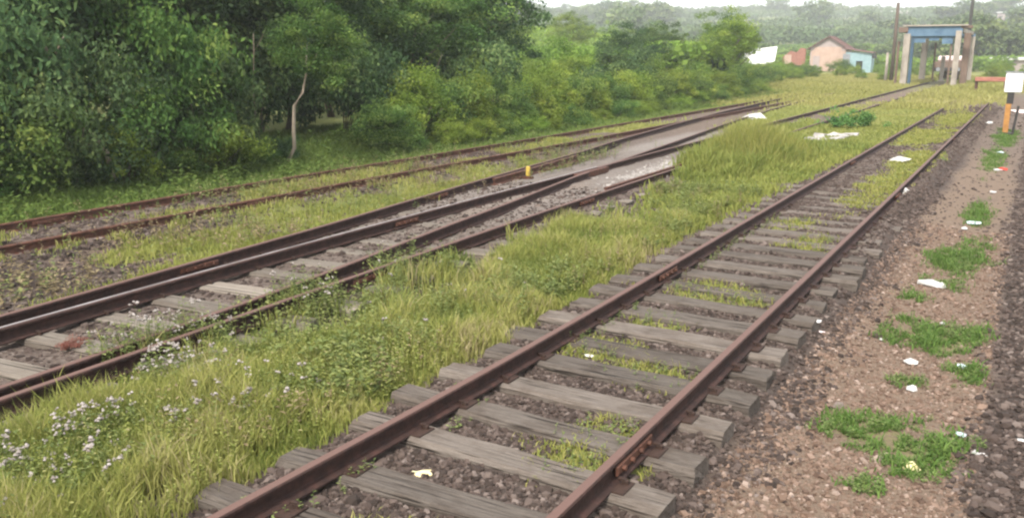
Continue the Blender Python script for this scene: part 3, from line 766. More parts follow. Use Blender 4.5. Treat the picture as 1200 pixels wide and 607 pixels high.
stones('ballast', x, y, size, rng.random(len(x)) ** 1.2, M['ballast'], 'grey and dark loose stones scattered around the turnout and the strip behind it', small=True, lift=-.1)
x, y = scatter(9000, -13.2, -10.6, 4, 22, 1.2)
g = zmasks(x, y)[0]; m = (rng.random(len(x)) > g) & ~on_rail(x, y); x, y = x[m], y[m]
size = np.clip(rng.lognormal(math.log(.03), .45, len(x)), .015, .08)
stones('ballast', x, y, size, rng.random(len(x)) ** 1.0, M['ballast'], 'coarse stones lying along the half buried back track', small=True, lift=-.1)

# ------------------------------------------------------------------ grass and weeds
def blades(name, x, y, h, wd, tint, mat, label, lean=.45, cat='grass', z=None):
    n = len(x)
    z0 = gz(x, y) - .01 if z is None else z
    th = rng.random(n) * 6.283
    dx, dy = np.cos(th), np.sin(th)                 # width direction
    lt = rng.random(n) * 6.283; ln = h * lean * (.2 + rng.random(n))
    lx, ly = np.cos(lt) * ln, np.sin(lt) * ln
    base = np.stack([x, y, z0], 1)
    wv = np.stack([dx * wd, dy * wd, np.zeros(n)], 1) * .5
    mid = base + np.stack([lx * .3, ly * .3, h * .58], 1)
    tip = base + np.stack([lx, ly, h * (1 - .25 * lean)], 1)
    V = np.stack([base - wv, base + wv, mid + wv * .75, mid - wv * .75, tip], 1).reshape(-1, 3)
    b = (np.arange(n) * 5)[:, None]
    q = b + np.array([[0, 1, 2, 3]]); t = b + np.array([[3, 2, 4]])
    me = np_mesh(name, V, [q, t], mat, False, {'tint': ('FACE', 'FLOAT', np.concatenate([tint, tint]))})
    return tag(link(bpy.data.objects.new(name, me)), label, cat, kind='stuff')

def tufted(n, x0, x1, y0, y1, power, per=9, spread=.05, keep=None):
    cx, cy = scatter(n, x0, x1, y0, y1, power)
    m = view_keep(cx, cy); cx, cy = cx[m], cy[m]
    g = zmasks(cx, cy)[0]
    m = rng.random(len(cx)) < np.clip(g * 1.15 - .1, 0, 1)
    if keep is not None: m &= keep(cx, cy)
    cx, cy = cx[m], cy[m]
    x = np.repeat(cx, per) + rng.normal(0, spread, len(cx) * per) * np.repeat(1 + cy * .03, per)
    y = np.repeat(cy, per) + rng.normal(0, spread, len(cx) * per) * np.repeat(1 + cy * .03, per)
    return x, y, np.repeat(rng.random(len(cx)), per), cx, cy
def rail_clear(x, y): return ~on_rail(x, y, .05)

# verge, near part
x, y, ct, _, _ = tufted(15500, -6.5, -3.9, 2.2, 13, 1.35, 10, .045)
m = rail_clear(x, y); x, y, ct = x[m], y[m], ct[m]
hn = .5 + fbm(x, y, 1.1, 77)
h = (.09 + .13 * rng.random(len(x)) + .10 * ct) * hn * np.interp(y, [2, 6, 10], [1.15, 1.05, .95])
h *= np.interp(x, [-6.3, -5.2, -4.3, -4.0], [1.1, 1.1, .85, .5])
tn = np.clip(.15 + .55 * fbm(x, y, .9, 78) + .25 * (ct - .5) + .35 * (rng.random(len(x)) - .5) + np.interp(x, [-6.3, -5, -4.2], [.05, .0, .08]), 0, 1)
mott = fbm(x, y, .45, 178)
tn = np.clip(tn + .9 * (mott - .5) + .25 * sstep(.6, .8, rng.random(len(x))) , 0, 1); h = h * (.55 + .9 * mott)
blades('verge_grass', x, y, h, .0035 + .009 * rng.random(len(x)) ** 2 + .0006 * y, tn, M['grass'], 'yellow green grass verge between the near track and the turnout, close to camera')
# verge, far part
x, y, ct, _, _ = tufted(12000, -7.4, -3.9, 13, 50, 1.3, 9, .10)
m = (~on_rail(x, y, .04)); x, y, ct = x[m], y[m], ct[m]
clump = blob(x, y, -5.9, 20.8, 1.15, 3.0, 5, .5)
h = (.09 + .12 * rng.random(len(x))) * (.5 + fbm(x, y, 2.2, 79)) * np.interp(y, [13, 18, 20], [.7, .75, 1]) + clump * (.18 + .32 * rng.random(len(x)))
h *= np.where(y > 30, .75, 1)
tn = np.clip(.22 + .5 * fbm(x, y, 2.0, 80) + .3 * (rng.random(len(x)) - .5) + .25 * sstep(30, 40, y) - .12 * clump, 0, 1)
blades('verge_grass', x, y, h, .012 + .012 * rng.random(len(x)) + .0008 * y, tn, M['grass'], 'green grass verge with a taller tuft in the middle distance')
cx, cy = scatter(2600, -6.4, -4.1, 2.4, 18, 1.2)
m = (fbm(cx, cy, .7, 141) > .55) & (zmasks(cx, cy)[0] > .4) & rail_clear(cx, cy); cx, cy = cx[m], cy[m]
DRY_SPOTS = (cx, cy)
# behind turnout
x, y, ct, _, _ = tufted(9000, -11.2, -7.9, 3, 30, 1.25, 9, .06)
m = rail_clear(x, y); x, y, ct = x[m], y[m], ct[m]
h = (.05 + .09 * rng.random(len(x))) * (.55 + fbm(x, y, 1.2, 83))
tn = np.clip(.35 + .5 * fbm(x, y, 1.5, 84) + .3 * (rng.random(len(x)) - .5), 0, 1)
blades('strip_grass', x, y, h, .011 + .01 * rng.random(len(x)), tn, M['grass'], 'yellowish grass strip between the turnout and the farthest track')
x, y, ct, _, _ = tufted(7000, -12.7, -10.8, 4, 30, 1.2, 8, .07)
m = rail_clear(x, y); x, y = x[m], y[m]
h = (.05 + .10 * rng.random(len(x))) * (.55 + fbm(x, y, 1.0, 85))
blades('track_grass', x, y, h, .014 + .01 * rng.random(len(x)), np.clip(.35 + .6 * rng.random(len(x)), 0, 1), M['grass'], 'thin grass growing between the rails of the farthest track')
# green edge before the bushes
x, y, ct, _, _ = tufted(26000, -18.5, -12.8, 5, 60, 1.15, 8, .13)
h = (.10 + .20 * rng.random(len(x))) * (.5 + fbm(x, y, 1.6, 86)) * np.interp(x, [-16.5, -13.0], [1.5, .55])
tn = np.clip(.25 + .55 * fbm(x, y, 1.8, 87) + .3 * (rng.random(len(x)) - .5) + .2 * sstep(25, 50, y), 0, 1)
blades('bank_grass', x, y, h, .02 + .015 * rng.random(len(x)) + .0006 * y, tn, M['grass_green'], 'green grass bank between the farthest track and the bushes')
# inside near track
x, y, ct, _, _ = tufted(9500, -3.7, -1.6, 2.4, 45, 1.9, 9, .05)
m = rail_clear(x, y); x, y = x[m], y[m]
h = (.035 + .065 * rng.random(len(x))) * (.6 + .8 * fbm(x, y, .6, 88))
tn = np.clip(.25 + .6 * rng.random(len(x)), 0, 1)
blades('track_grass', x, y, h, .0065 + .004 * rng.random(len(x)) + .0007 * y, tn, M['grass'], 'small grass tufts growing between the rails of the near track', lean=.7)
# yellow field around the end of the line
x, y, ct, _, _ = tufted(26000, -22, 3, 44, 110, 1.2, 7, .3)
m = ((x < -8.2) | (x > -6.2)) & ~((x > -1.2) & (y < 70)); x, y = x[m], y[m]
end = blob(x, y, -3.4, 63, 3.0, 10, 6, .5)
h = (.12 + .2 * rng.random(len(x))) * (.5 + fbm(x, y, 4, 89)) * (1 + 1.0 * end)
tn = np.clip(.25 + .55 * fbm(x, y, 5, 90) + .35 * (rng.random(len(x)) - .5), 0, 1)
blades('field_grass', x, y, h, .05 + .03 * rng.random(len(x)), tn, M['grass_yellow'], 'yellowed tall grass around the end of the near track and the concrete frame')
x, y, ct, _, _ = tufted(12000, -12.2, -3.9, 26, 62, 1.2, 8, .16)
m = ~on_rail(x, y, .10) & ~((x > -8.05) & (x < -6.2) & (rng.random(len(x)) < .85)); x, y = x[m], y[m]
h = (.07 + .12 * rng.random(len(x))) * (.5 + fbm(x, y, 3, 189))
x2 = rng.normal(-5.65, .55, 5200); y2 = rng.normal(21.0, 1.2, 5200)
d2 = np.hypot((x2 + 5.65) / .55, (y2 - 21.0) / 1.2); h2 = (.55 + .75 * rng.random(5200)) * np.exp(-.22 * d2 ** 2) + .1
blades('tall_grass_tuft', x2, y2, h2, .010 + .008 * rng.random(5200), np.clip(.2 + .6 * rng.random(5200), 0, 1), M['grass'], 'big tuft of waist high fine grass overhanging the turnout rail in the middle distance', lean=.35)
blades('field_grass', x, y, h, .03 + .02 * rng.random(len(x)), np.clip(.2 + .6 * fbm(x, y, 4, 190) + .35 * (rng.random(len(x)) - .5), 0, 1), M['grass_yellow'], 'yellow green grass over the lines where the turnout rails run out of sight')
# low cover on the path
x, y, ct, _, _ = tufted(14000, -1.6, .1, 4.8, 40, 1.6, 12, .035)
hole = fbm(x, y, .16, 93, 2); m = hole > .32; x, y, hole = x[m], y[m], hole[m]
h = (.03 + .09 * rng.random(len(x)) ** 2) * (.3 + 1.6 * fbm(x, y, .3, 92)) * (.4 + hole)
tn = np.clip(.15 + .5 * rng.random(len(x)), 0, 1)
blades('path_weeds', x, y, h, .010 + .008 * rng.random(len(x)), tn, M['grass_green'], 'low bright green creeping weeds in patches on the brown path', lean=.9, cat='weeds')

def weeds(name, cx, cy, h, mat, label, leaves=9, lsize=.022, flowers=0.0, tint0=.2, cat='weeds', ret=False):
    """upright stems with small leaves, heads of tiny white flowers on some of them"""
    n = len(cx); z0 = gz(cx, cy)
    lt = rng.random(n) * 6.283; ln = h * .22 * rng.random(n)
    Vs, Ts = [], []
    tx, ty = cx + np.cos(lt) * ln, cy + np.sin(lt) * ln
    # stem: a thin three-sided strip as quad
    for a_ in (0, 1.57):
        wx, wy = np.cos(a_) * .0022, np.sin(a_) * .0022
        Vs.append(np.stack([np.stack([cx - wx, cy - wy, z0], 1), np.stack([cx + wx, cy + wy, z0], 1), np.stack([tx + wx * .5, ty + wy * .5, z0 + h], 1), np.stack([tx - wx * .5, ty - wy * .5, z0 + h], 1)], 1)); Ts.append(np.full(n, .35))
    for k in range(leaves):
        f = (k + rng.random(n)) / leaves * .85 + .12
        px, py, pz = cx + (tx - cx) * f, cy + (ty - cy) * f, z0 + h * f
        a_ = rng.random(n) * 6.283; L_ = lsize * (1.5 - .7 * f) * (.7 + .6 * rng.random(n)) * (h / .25) ** .5; up = L_ * (rng.random(n) * .9 - .15)
        ex, ey = np.cos(a_), np.sin(a_)
        p0 = np.stack([px, py, pz], 1); p2 = p0 + np.stack([ex * L_ * 1.6, ey * L_ * 1.6, up], 1)
        md = (p0 + p2) / 2 + np.stack([np.zeros(n), np.zeros(n), L_ * .2], 1); sd_ = np.stack([-ey * L_ * .42, ex * L_ * .42, np.zeros(n)], 1)
        Vs.append(np.stack([p0, md - sd_, p2, md + sd_], 1)); Ts.append(np.clip(tint0 + .6 * rng.random(n), 0, 1))
    V = np.concatenate([v.reshape(-1, 3) for v in Vs]); nq = len(V) // 4
    q = np.arange(nq * 4).reshape(-1, 4)
    me = np_mesh(name, V, [q], mat, False, {'tint': ('FACE', 'FLOAT', np.concatenate(Ts))})
    o = tag(link(bpy.data.objects.new(name, me)), label, cat, kind='stuff')
    return o, tx, ty, z0 + h

def flower_heads(name, x, y, z, size, label, mat, per=5):
    n = len(x)
    X = np.repeat(x, per) + rng.normal(0, 1, n * per) * np.repeat(size, per) * .9
    Y = np.repeat(y, per) + rng.normal(0, 1, n * per) * np.repeat(size, per) * .9
    Z = np.repeat(z, per) + rng.random(n * per) * np.repeat(size, per) * 2.0
    s = np.repeat(size, per) * (.5 + .6 * rng.random(n * per)); N_ = n * per
    v = np.array([(1, 0, 0), (-1, 0, 0), (0, 1, 0), (0, -1, 0), (0, 0, .9), (0, 0, -.9)])
    f = np.array([(0, 2, 4), (2, 1, 4), (1, 3, 4), (3, 0, 4), (2, 0, 5), (1, 2, 5), (3, 1, 5), (0, 3, 5)])
    P = v[None] * (1 + (rng.random((N_, 6, 1)) - .5) * .6) * s[:, None, None] + np.stack([X, Y, Z], 1)[:, None, :]
    FF = (f[None] + (np.arange(N_) * 6)[:, None, None]).reshape(-1, 3)
    me = np_mesh(name, P.reshape(-1, 3), [FF], mat, False, {'tint': ('FACE', 'FLOAT', np.repeat(rng.random(N_), 8))})
    return tag(link(bpy.data.objects.new(name, me)), label, 'flowers', kind='stuff')

# flowering weeds, lower left
cx, cy = scatter(12000, -6.8, -4.3, 2.2, 8.5, 1.3)
pr = np.interp(cx, [-6.6, -5.6, -4.8, -4.3], [1, .9, .5, .1]) * np.interp(cy, [2.4, 5, 8.5], [1, .8, .4]) * (fbm(cx, cy, .7, 101) > .40)
m = (rng.random(len(cx)) < pr) & (zmasks(cx, cy)[0] > .12) & view_keep(cx, cy) & rail_clear(cx, cy); cx, cy = cx[m], cy[m]
h = (.14 + .20 * rng.random(len(cx))) * np.interp(cx, [-6.6, -5.6, -5], [1.35, 1.15, .9])
o, tx, ty, tz = weeds('flowering_weeds', cx, cy, h, M['weed'], 'leafy flowering weeds among the grass at the lower left', 8, .022)
m = rng.random(len(tx)) < np.interp(ty, [2.5, 4.5, 6.5], [.6, .36, .08]) * np.interp(tx, [-6.3, -5.6, -4.9], [1, .8, .3])
flower_heads('flower_heads', tx[m], ty[m], tz[m], .010 + .009 * rng.random(m.sum()), 'small white fluffy flower heads on the weeds at the lower left', M['flower'], 4)
cx, cy = scatter(9000, -6.6, -4.0, 2.3, 16, 1.3)
m = (zmasks(cx, cy)[0] > .5) & (rng.random(len(cx)) < .2 + .8 * (fbm(cx, cy, .9, 111) > .5)) & rail_clear(cx, cy); cx, cy = cx[m], cy[m]
weeds('verge_stalks', cx, cy, .12 + .20 * rng.random(len(cx)), M['grass'], 'yellowish seed stalks and small leaves mixed into the grass verge', 8, .016, tint0=.4)
weeds('dry_weeds', DRY_SPOTS[0], DRY_SPOTS[1], .10 + .24 * rng.random(len(DRY_SPOTS[0])), M['dry'], 'dead brown stalks mixed into the grass verge', 6, .024)
cx, cy = scatter(5200, -16.2, -13.1, 5, 60, 1.3)
m = (rng.random(len(cx)) < .25 + .75 * (fbm(cx, cy, 1.3, 121) > .48)); cx, cy = cx[m], cy[m]
weeds('bank_weeds', cx, cy, (.14 + .40 * rng.random(len(cx))) * np.interp(cx, [-15.5, -13.2], [1.3, .6]), M['grass_green'], 'rough leafy undergrowth on the grass bank before the bushes', 9, .055, tint0=.15)
# leafy weeds on the verge and the gravel patch
cx, cy = scatter(6500, -6.7, -4.1, 4.5, 17, 1.2)
m = (rng.random(len(cx)) < (fbm(cx, cy, 1.0, 103) > .5) * .65) & (zmasks(cx, cy)[0] > .3) & rail_clear(cx, cy); cx, cy = cx[m], cy[m]
weeds('verge_weeds', cx, cy, .10 + .20 * rng.random(len(cx)), M['weed'], 'leafy green weeds standing in the grass verge', 8, .038)
cx, cy = scatter(1500, -6.6, -4.8, 5.2, 9.8, 1.0)
m = (fbm(cx, cy, .6, 104) > .52) & rail_clear(cx, cy); cx, cy = cx[m], cy[m]
weeds('gravel_weeds', cx, cy, .07 + .24 * rng.random(len(cx)), M['weed'], 'thin scattered weeds on the dark gravel patch beside the turnout', 6, .026, tint0=.35)
# weeds along the near rails
cx = np.concatenate([line_x(LINE_NL, yy) + rng.normal(.16, .05, 1) for yy in rng.uniform(3, 14, 260)]); cy = rng.uniform(3, 14, 260)
cx = line_x(LINE_NL, cy) + rng.choice([-.13, .14], 260) + rng.normal(0, .03, 260)
m = fbm(cx * 0, cy, .8, 106) > .5; cx, cy = cx[m], cy[m]
weeds('rail_weeds', cx, cy, .04 + .10 * rng.random(len(cx)), M['weed'], 'small weeds growing along the left rail of the near track', 7, .022, tint0=.3)
cx, cy = scatter(1100, -3.35, -2.0, 3, 14, 1.2)
m = (zmasks(cx, cy)[0] > .45); cx, cy = cx[m], cy[m]
weeds('sleeper_weeds', cx, cy, .04 + .09 * rng.random(len(cx)), M['weed'], 'small leafy weeds in the grass patches between the near rails', 7, .022, tint0=.3)
# path weeds: leafy cover
cx, cy = scatter(9000, -1.4, .05, 5, 16, 1.4)
m = rng.random(len(cx)) < zmasks(cx, cy)[0] ** 1.2 * (fbm(cx, cy, .16, 93, 2) > .30); cx, cy = cx[m], cy[m]
weeds('path_creepers', cx, cy, .02 + .10 * rng.random(len(cx)) * fbm(cx, cy, .25, 311), M['weed'], 'leafy creeping plants forming the green patches on the brown path', 8, .028, tint0=.3)
# dry brown stalks round the back tracks
cx, cy = scatter(4200, -12.9, -8.6, 4.5, 20, 1.1)
m = (rng.random(len(cx)) < np.where(fbm(cx, cy, 1.3, 108) > .53, .5, .06)) & rail_clear(cx, cy); cx, cy = cx[m], cy[m]
weeds('dry_weeds', cx, cy, .10 + .28 * rng.random(len(cx)), M['dry'], 'dry brownish weed stalks around the farthest track', 6, .032)
cx, cy = scatter(3400, -13.2, -8.6, 4.5, 24, 1.1)
m = (rng.random(len(cx)) < np.where(fbm(cx, cy, 1.1, 109) > .52, .6, .05)) & rail_clear(cx, cy); cx, cy = cx[m], cy[m]
weeds('back_weeds', cx, cy, .08 + .25 * rng.random(len(cx)), M['weed'], 'green leafy weeds scattered around the farthest track', 7, .034, tint0=.3)

# ------------------------------------------------------------------ foliage: shrubs and trees
def leaf_cloud(name, seed, rad, nclump, per, crad, lsize, mat, zc=0.0, flat=.6, hollow=.55, droop=.0, shape='ball', lo=-.6):
    """leaves in clumps spread through an irregular volume; a few twigs stay bare"""
    r = np.random.default_rng(seed)
    u = r.normal(size=(nclump * 3, 3)); u /= np.linalg.norm(u, axis=1)[:, None]
    u = u[u[:, 2] > lo][:nclump]
    nclump = len(u)
    rr = (hollow + (1 - hollow) * r.random(nclump) ** .5) * (1 + .30 * (r.random(nclump) - .5))
    # lobes
    lob = 1 + .22 * np.sin(u[:, 0] * 3.1 + seed) + .18 * np.sin(u[:, 1] * 4.3 + seed * 2) + .12 * np.sin(u[:, 2] * 5 + seed)
    C = u * rr[:, None] * lob[:, None] * np.array(rad)[None]
    cs = crad * (.55 + .9 * r.random(nclump))
    ctint = r.random(nclump)
    idx = np.repeat(np.arange(nclump), per)
    n = len(idx)
    v = r.normal(size=(n, 3)); v /= np.linalg.norm(v, axis=1)[:, None]
    q = r.random(n) ** .42
    off = v * (q * cs[idx])[:, None] * np.array([1, 1, flat])[None]
    P = C[idx] + off
    P[:, 2] += zc - droop * (np.hypot(off[:, 0], off[:, 1]))
    # leaf frame
    nrm = v * .55 + r.normal(size=(n, 3)) * .55 + np.array([0, 0, .75]); nrm /= np.linalg.norm(nrm, axis=1)[:, None]
    t = r.normal(size=(n, 3)); t -= (t * nrm).sum(1)[:, None] * nrm; t /= np.linalg.norm(t, axis=1)[:, None]
    b = np.cross(nrm, t)
    s = lsize * (.6 + .8 * r.random(n))
    p0 = P - t * (s * .5)[:, None]; p2 = P + t * (s * .5)[:, None]
    m1 = P + b * (s * .27)[:, None] + nrm * (s * .08)[:, None]; m2 = P - b * (s * .27)[:, None] + nrm * (s * .08)[:, None]
    V = np.stack([p0, m2, p2, m1], 1).reshape(-1, 3)
    F_ = np.arange(n * 4).reshape(-1, 4)
    tint = np.clip(.68 * ctint[idx] + .4 * r.random(n) - .04, 0, 1)
    return np_mesh(name, V, [F_], mat, False, {'tint': ('FACE', 'FLOAT', tint)})

def trunk_mesh(seed, h, r0, mat, limbs=5, bend=.25, spread=1.4, top=.35):
    r = random.Random(seed); mb = MB()
    pts = [Vector((0, 0, -.15))]; n = 7
    ox = oy = 0
    for i in range(1, n):
        ox += r.uniform(-1, 1) * bend; oy += r.uniform(-1, 1) * bend
        pts.append(Vector((ox, oy, h * i / (n - 1))))
    mb.tube(pts, [r0 * (1.25 if i == 0 else 1 - (1 - top) * i / (n - 1)) for i in range(n)], 8)
    for k in range(limbs):
        i = r.randint(2, n - 1); a = r.uniform(0, 6.283); L_ = spread * r.uniform(.6, 1.2)
        p = pts[i]; d = Vector((math.cos(a), math.sin(a), r.uniform(.5, 1.1)))
        q = [p, p + d * L_ * .4 + Vector((0, 0, r.uniform(-.05, .1))), p + d * L_ * .75, p + d * L_ + Vector((r.uniform(-.2, .2), r.uniform(-.2, .2), .15))]
        rr = r0 * (1 - .6 * i / (n - 1)) * .55
        mb.tube(q, [rr, rr * .75, rr * .5, rr * .2], 6)
    return mb.mesh('trunk', mat, True)

TREES = {
    'dark': ([leaf_cloud('crown', 200 + i, (2.5, 2.5, 2.0), 110, 190, .62, .125, M['leaf_dark'], 3.7, .5, .45, .12, lo=-.85) for i in range(4)], 'bark'),
    'mid': ([leaf_cloud('crown', 220 + i, (2.2, 2.2, 1.9), 95, 180, .58, .12, M['leaf_mid'], 3.4, .55, .45, .1, lo=-.85) for i in range(3)], 'bark'),
    'light': ([leaf_cloud('crown', 240 + i, (2.0, 2.0, 1.7), 85, 180, .55, .115, M['leaf_light'], 3.2, .55, .45, .1, lo=-.8) for i in range(3)], 'bark'),
}
TRUNKS = [trunk_mesh(300 + i, 3.4, .11, M['bark'], 6, .22) for i in range(4)]
BUSH = {
    'dark': [leaf_cloud('foliage', 400 + i, (1.25, 1.25, .95), 60, 150, .42, .095, M['leaf_dark'], .75, .65, .4, lo=-.35) for i in range(3)],
    'mid': [leaf_cloud('foliage', 420 + i, (1.25, 1.25, .95), 60, 150, .42, .09, M['leaf_mid'], .75, .65, .4, lo=-.35) for i in range(3)],
    'light': [leaf_cloud('foliage', 440 + i, (1.2, 1.2, .9), 60, 150, .40, .085, M['leaf_light'], .72, .65, .4, lo=-.35) for i in range(4)],
}
STEMS = []
for i in range(3):
    mb = MB(); r_ = random.Random(500 + i)
    for k in range(6):
        a = r_.uniform(0, 6.283); L_ = r_.uniform(.5, .95)
        mb.tube([(0.08 * math.cos(a), .08 * math.sin(a), -.1), (L_ * .4 * math.cos(a), L_ * .4 * math.sin(a), .45), (L_ * math.cos(a), L_ * math.sin(a), r_.uniform(.8, 1.3))], [.025, .018, .007], 5)
    STEMS.append(mb.mesh('stem', M['bark'], True))
FARCROWN = [leaf_cloud('crown', 600 + i, (3.0, 3.0, 2.4), 42, 60, 1.05, .55, M['leaf_far'], 3.3, .6, .4, lo=-.75) for i in range(4)]
FARTRUNK = [trunk_mesh(620 + i, 3.0, .18, M['bark'], 3, .15) for i in range(2)]

def tree(x, y, kind, s, label, group=None, rz=None, sz=1.0, k=None):
    k = random.randrange(99) if k is None else k
    t = empty('tree', (x, y, gz1(x, y)), random.uniform(0, 6.28) if rz is None else rz); t.scale = (s, s, s * sz)
    cs, _ = TREES[kind]
    new('crown', cs[k % len(cs)], t); new('trunk', TRUNKS[k % 4], t)
    return tag(t, label, 'tree', group)
def bush(x, y, kind, s, label, group=None, sz=1.0, k=None):
    k = random.randrange(99) if k is None else k
    t = empty('shrub', (x, y, gz1(x, y)), random.uniform(0, 6.28)); t.scale = (s, s, s * sz)
    new('foliage', BUSH[kind][k % len(BUSH[kind])], t); new('stem', STEMS[k % 3], t)
    return tag(t, label, 'shrub', group)
#--TREES--
# salient trees one can point at
tree(-19.2, 11.2, 'dark', 1.15, 'dark green tree filling the far left edge of the picture behind the grass bank', k=0)
tree(-19.0, 15.0, 'dark', 1.2, 'large dark tree with drooping foliage behind the bent pale trunk at the left', k=1)
tree(-18.6, 18.6, 'dark', 1.1, 'dense dark green tree left of the pale slanting trunk', k=2)
tree(-18.6, 24.2, 'mid', 1.0, 'mid green tree with shaded hollow beneath, just right of the pale slanting trunk', k=0)
tree(-20.2, 31.0, 'dark', 1.12, 'tall dark tree whose crown ends against the sky at top centre', k=3)
tree(-23.6, 34.5, 'dark', 1.0, 'dark tree right behind the tall one at top centre', k=1)
tree(-19.3, 27.2, 'mid', 1.0, 'mid green tree between the slanting trunk and the tall dark tree', k=1)
tree(-17.8, 59, 'light', 1.0, 'light green loose tree standing above the shrubs left of the white roof', k=2)
GB = 'trees massed behind the front row'
for i, (x, y, kd, s) in enumerate([(-24, 9, 'mid', 1.3), (-25, 15, 'dark', 1.35), (-24.5, 20.5, 'light', 1.25), (-23.5, 26, 'light', 1.15), (-24.5, 31, 'mid', 1.2), (-30, 12, 'light', 1.6), (-31, 20, 'mid', 1.6), (-30, 27, 'dark', 1.45), (-31, 33, 'mid', 1.1), (-19.5, 7.0, 'mid', 1.2), (-22, 4.5, 'dark', 1.3), (-36, 24, 'mid', 1.8), (-37, 33, 'light', 1.5), (-22.5, 12.5, 'mid', 1.2), (-22.0, 17.5, 'dark', 1.25)]):
    tree(x, y, kd, s, {'dark': 'dark tree massed behind the front row of trees at the left', 'mid': 'mid green tree massed behind the front row of trees at the left', 'light': 'paler tree massed behind the front row of trees at the left'}[kd], GB)
# understorey shrubs at the foot of the trees
GU = 'shrubs at the foot of the trees'
for i, (x, y, kd, s, sz) in enumerate([(-16.9, 8.2, 'mid', .95, 1.3), (-16.8, 10.0, 'dark', .95, 1.6), (-16.6, 11.8, 'mid', .8, 1.5), (-16.9, 13.0, 'dark', .95, 1.5), (-17.3, 12.9, 'mid', 1.1, 1.9),
        (-16.2, 18.6, 'mid', .62, 1.2), (-17.6, 9.4, 'dark', 1.2, 1.9), (-17.4, 16.2, 'dark', 1.1, 1.7), (-17.5, 20.6, 'mid', .8, 1.2), (-18.2, 22.6, 'dark', .9, 1.2), (-17.2, 25.2, 'mid', .85, 1.3), (-16.9, 26.9, 'light', .85, 1.2), (-17.9, 6.6, 'mid', 1.1, 1.6), (-18.8, 26.8, 'dark', 1.2, 1.5), (-18.2, 19.2, 'dark', 1.1, 1.5), (-20, 22, 'dark', 1.3, 1.6), (-20.5, 18, 'dark', 1.4, 1.6), (-20.5, 25.3, 'dark', 1.4, 1.6), (-21, 13, 'dark', 1.4, 1.8)]):
    if not (13 < y < 18): x += 1.25
    bush(x, y, kd, s, {'dark': 'dark shrub at the foot of the trees on the left', 'mid': 'mid green shrub at the foot of the trees on the left', 'light': 'light green shrub at the foot of the trees on the left'}[kd], GU, sz)
GL = 'low shrubs at the edge of the grass bank'
for i, y in enumerate([6.5, 7.6, 8.6, 9.7, 10.8, 11.9, 13.0, 14.1, 15.1, 18.4, 19.5, 20.7, 21.9, 23.1, 24.4, 25.7, 27.0]):
    x = float(np.interp(y, [6, 12, 16, 20, 27], [-15.6, -15.0, -15.1, -15.9, -15.6])) + random.uniform(-.2, .2)
    kd = ['mid', 'light', 'mid', 'dark', 'light'][i % 5]
    if y > 18: kd = 'light' if i % 3 else 'mid'; x += .5
    bush(x, y, kd, (.30 if 13.2 < y < 17 else random.uniform(.42, .72)) * (1.3 if y > 18 else 1), {'dark': 'low dark shrub at the edge of the grass bank', 'mid': 'low mid green shrub at the edge of the grass bank', 'light': 'low light green shrub at the edge of the grass bank'}[kd], GL, random.uniform(.9, 1.4))
# light green shrub belt along the tracks
GS = 'light shrubs along the grass bank'
ys = [28.2, 29.8, 31.2, 32.8, 34.5, 36.2, 38.0, 40.0, 42.2, 44.5, 47, 49.8, 52.8, 56, 59.5]
for i, y in enumerate(ys):
    x = -15.2 - .035 * (y - 28) + random.uniform(-.4, .4)
    kd = ['light', 'light', 'mid', 'light', 'mid'][i % 5]
    s = random.uniform(.72, 1.0)
    bush(x, y, kd, s, {'light': 'light green shrub in the belt along the grass bank', 'mid': 'mid green shrub in the belt along the grass bank'}[kd], GS, random.uniform(.95, 1.25))
GM = 'taller bushes behind the light shrub belt'
for i in range(60):
    y = 30 + 75 * random.random() ** 1.1
    x = -17.4 - 12 * random.random() ** 1.2 - .04 * (y - 30)
    if -x / y < .297: continue
    kd = ['light', 'mid', 'light', 'light', 'dark', 'light'][i % 6]
    s = random.uniform(1.0, 1.5) * (1 if y < 60 else 1.2)
    bush(x, y, kd, s, {'light': 'pale green bush behind the shrub belt', 'mid': 'mid green bush behind the shrub belt', 'dark': 'dark green bush behind the shrub belt'}[kd], GM, random.uniform(.85, 1.15))
tree(-21.6, 51, 'dark', .72, 'small dark tree rising from the bushes left of the light green tree', k=2)
tree(-24.5, 62, 'mid', .85, 'rounded mid green tree above the bushes right of centre', k=2)
tree(-20.2, 66, 'mid', .95, 'taller mid green tree just left of the white roof', k=1)
GT = 'trees on the scrubland beyond the bushes'
for i in range(30):
    y = 45 + 95 * random.random(); x = -34 - 48 * random.random() - .1 * (y - 45)
    if x / y > -.33: continue
    kd = random.choice(['mid', 'light', 'light', 'dark'])
    tree(x, y, kd, random.uniform(.75, 1.15), {'dark': 'dark tree on the scrubland beyond the bushes', 'mid': 'mid green tree on the scrubland beyond the bushes', 'light': 'pale tree on the scrubland beyond the bushes'}[kd], GT)
GV = 'low shrubs between the belt and the house'
for i in range(34):
    y = 60 + 40 * i / 34; x = float(np.interp(y, [60, 80, 100], [-16.9, -18.0, -19.5])) - random.uniform(0, 5.5)
    kd = 'light' if i % 4 else 'mid'
    bush(x, y, kd, random.uniform(.5, .85), 'low light green shrub between the shrub belt and the house' if i % 4 else 'low mid green shrub between the shrub belt and the house', GV)
GR = 'scattered shrubs around the concrete frame'
for (x, y, sc) in [(-16, 112, .7), (-14.5, 106, .6), (-13, 98, .55), (-15.2, 95, .5), (-13.6, 118, .8), (-11.8, 110, .7), (-10.4, 102, .5), (-9.9, 120, .9), (-3.6, 96, .7), (-2.2, 90, .6), (-1.0, 98, .8), (-3.2, 106, .9), (0.4, 92, .7), (-4.4, 118, 1.0), (-17.5, 96, .6), (-12.2, 88, .4), (-10.6, 91, .35), (-4.0, 83, .4), (-8.6, 104, .5), (-18.6, 88, .5)]:
    bush(x, y, 'light', sc, 'pale green shrub scattered in the field around the concrete frame', GR)
GW = 'low shrubs before the light belt'
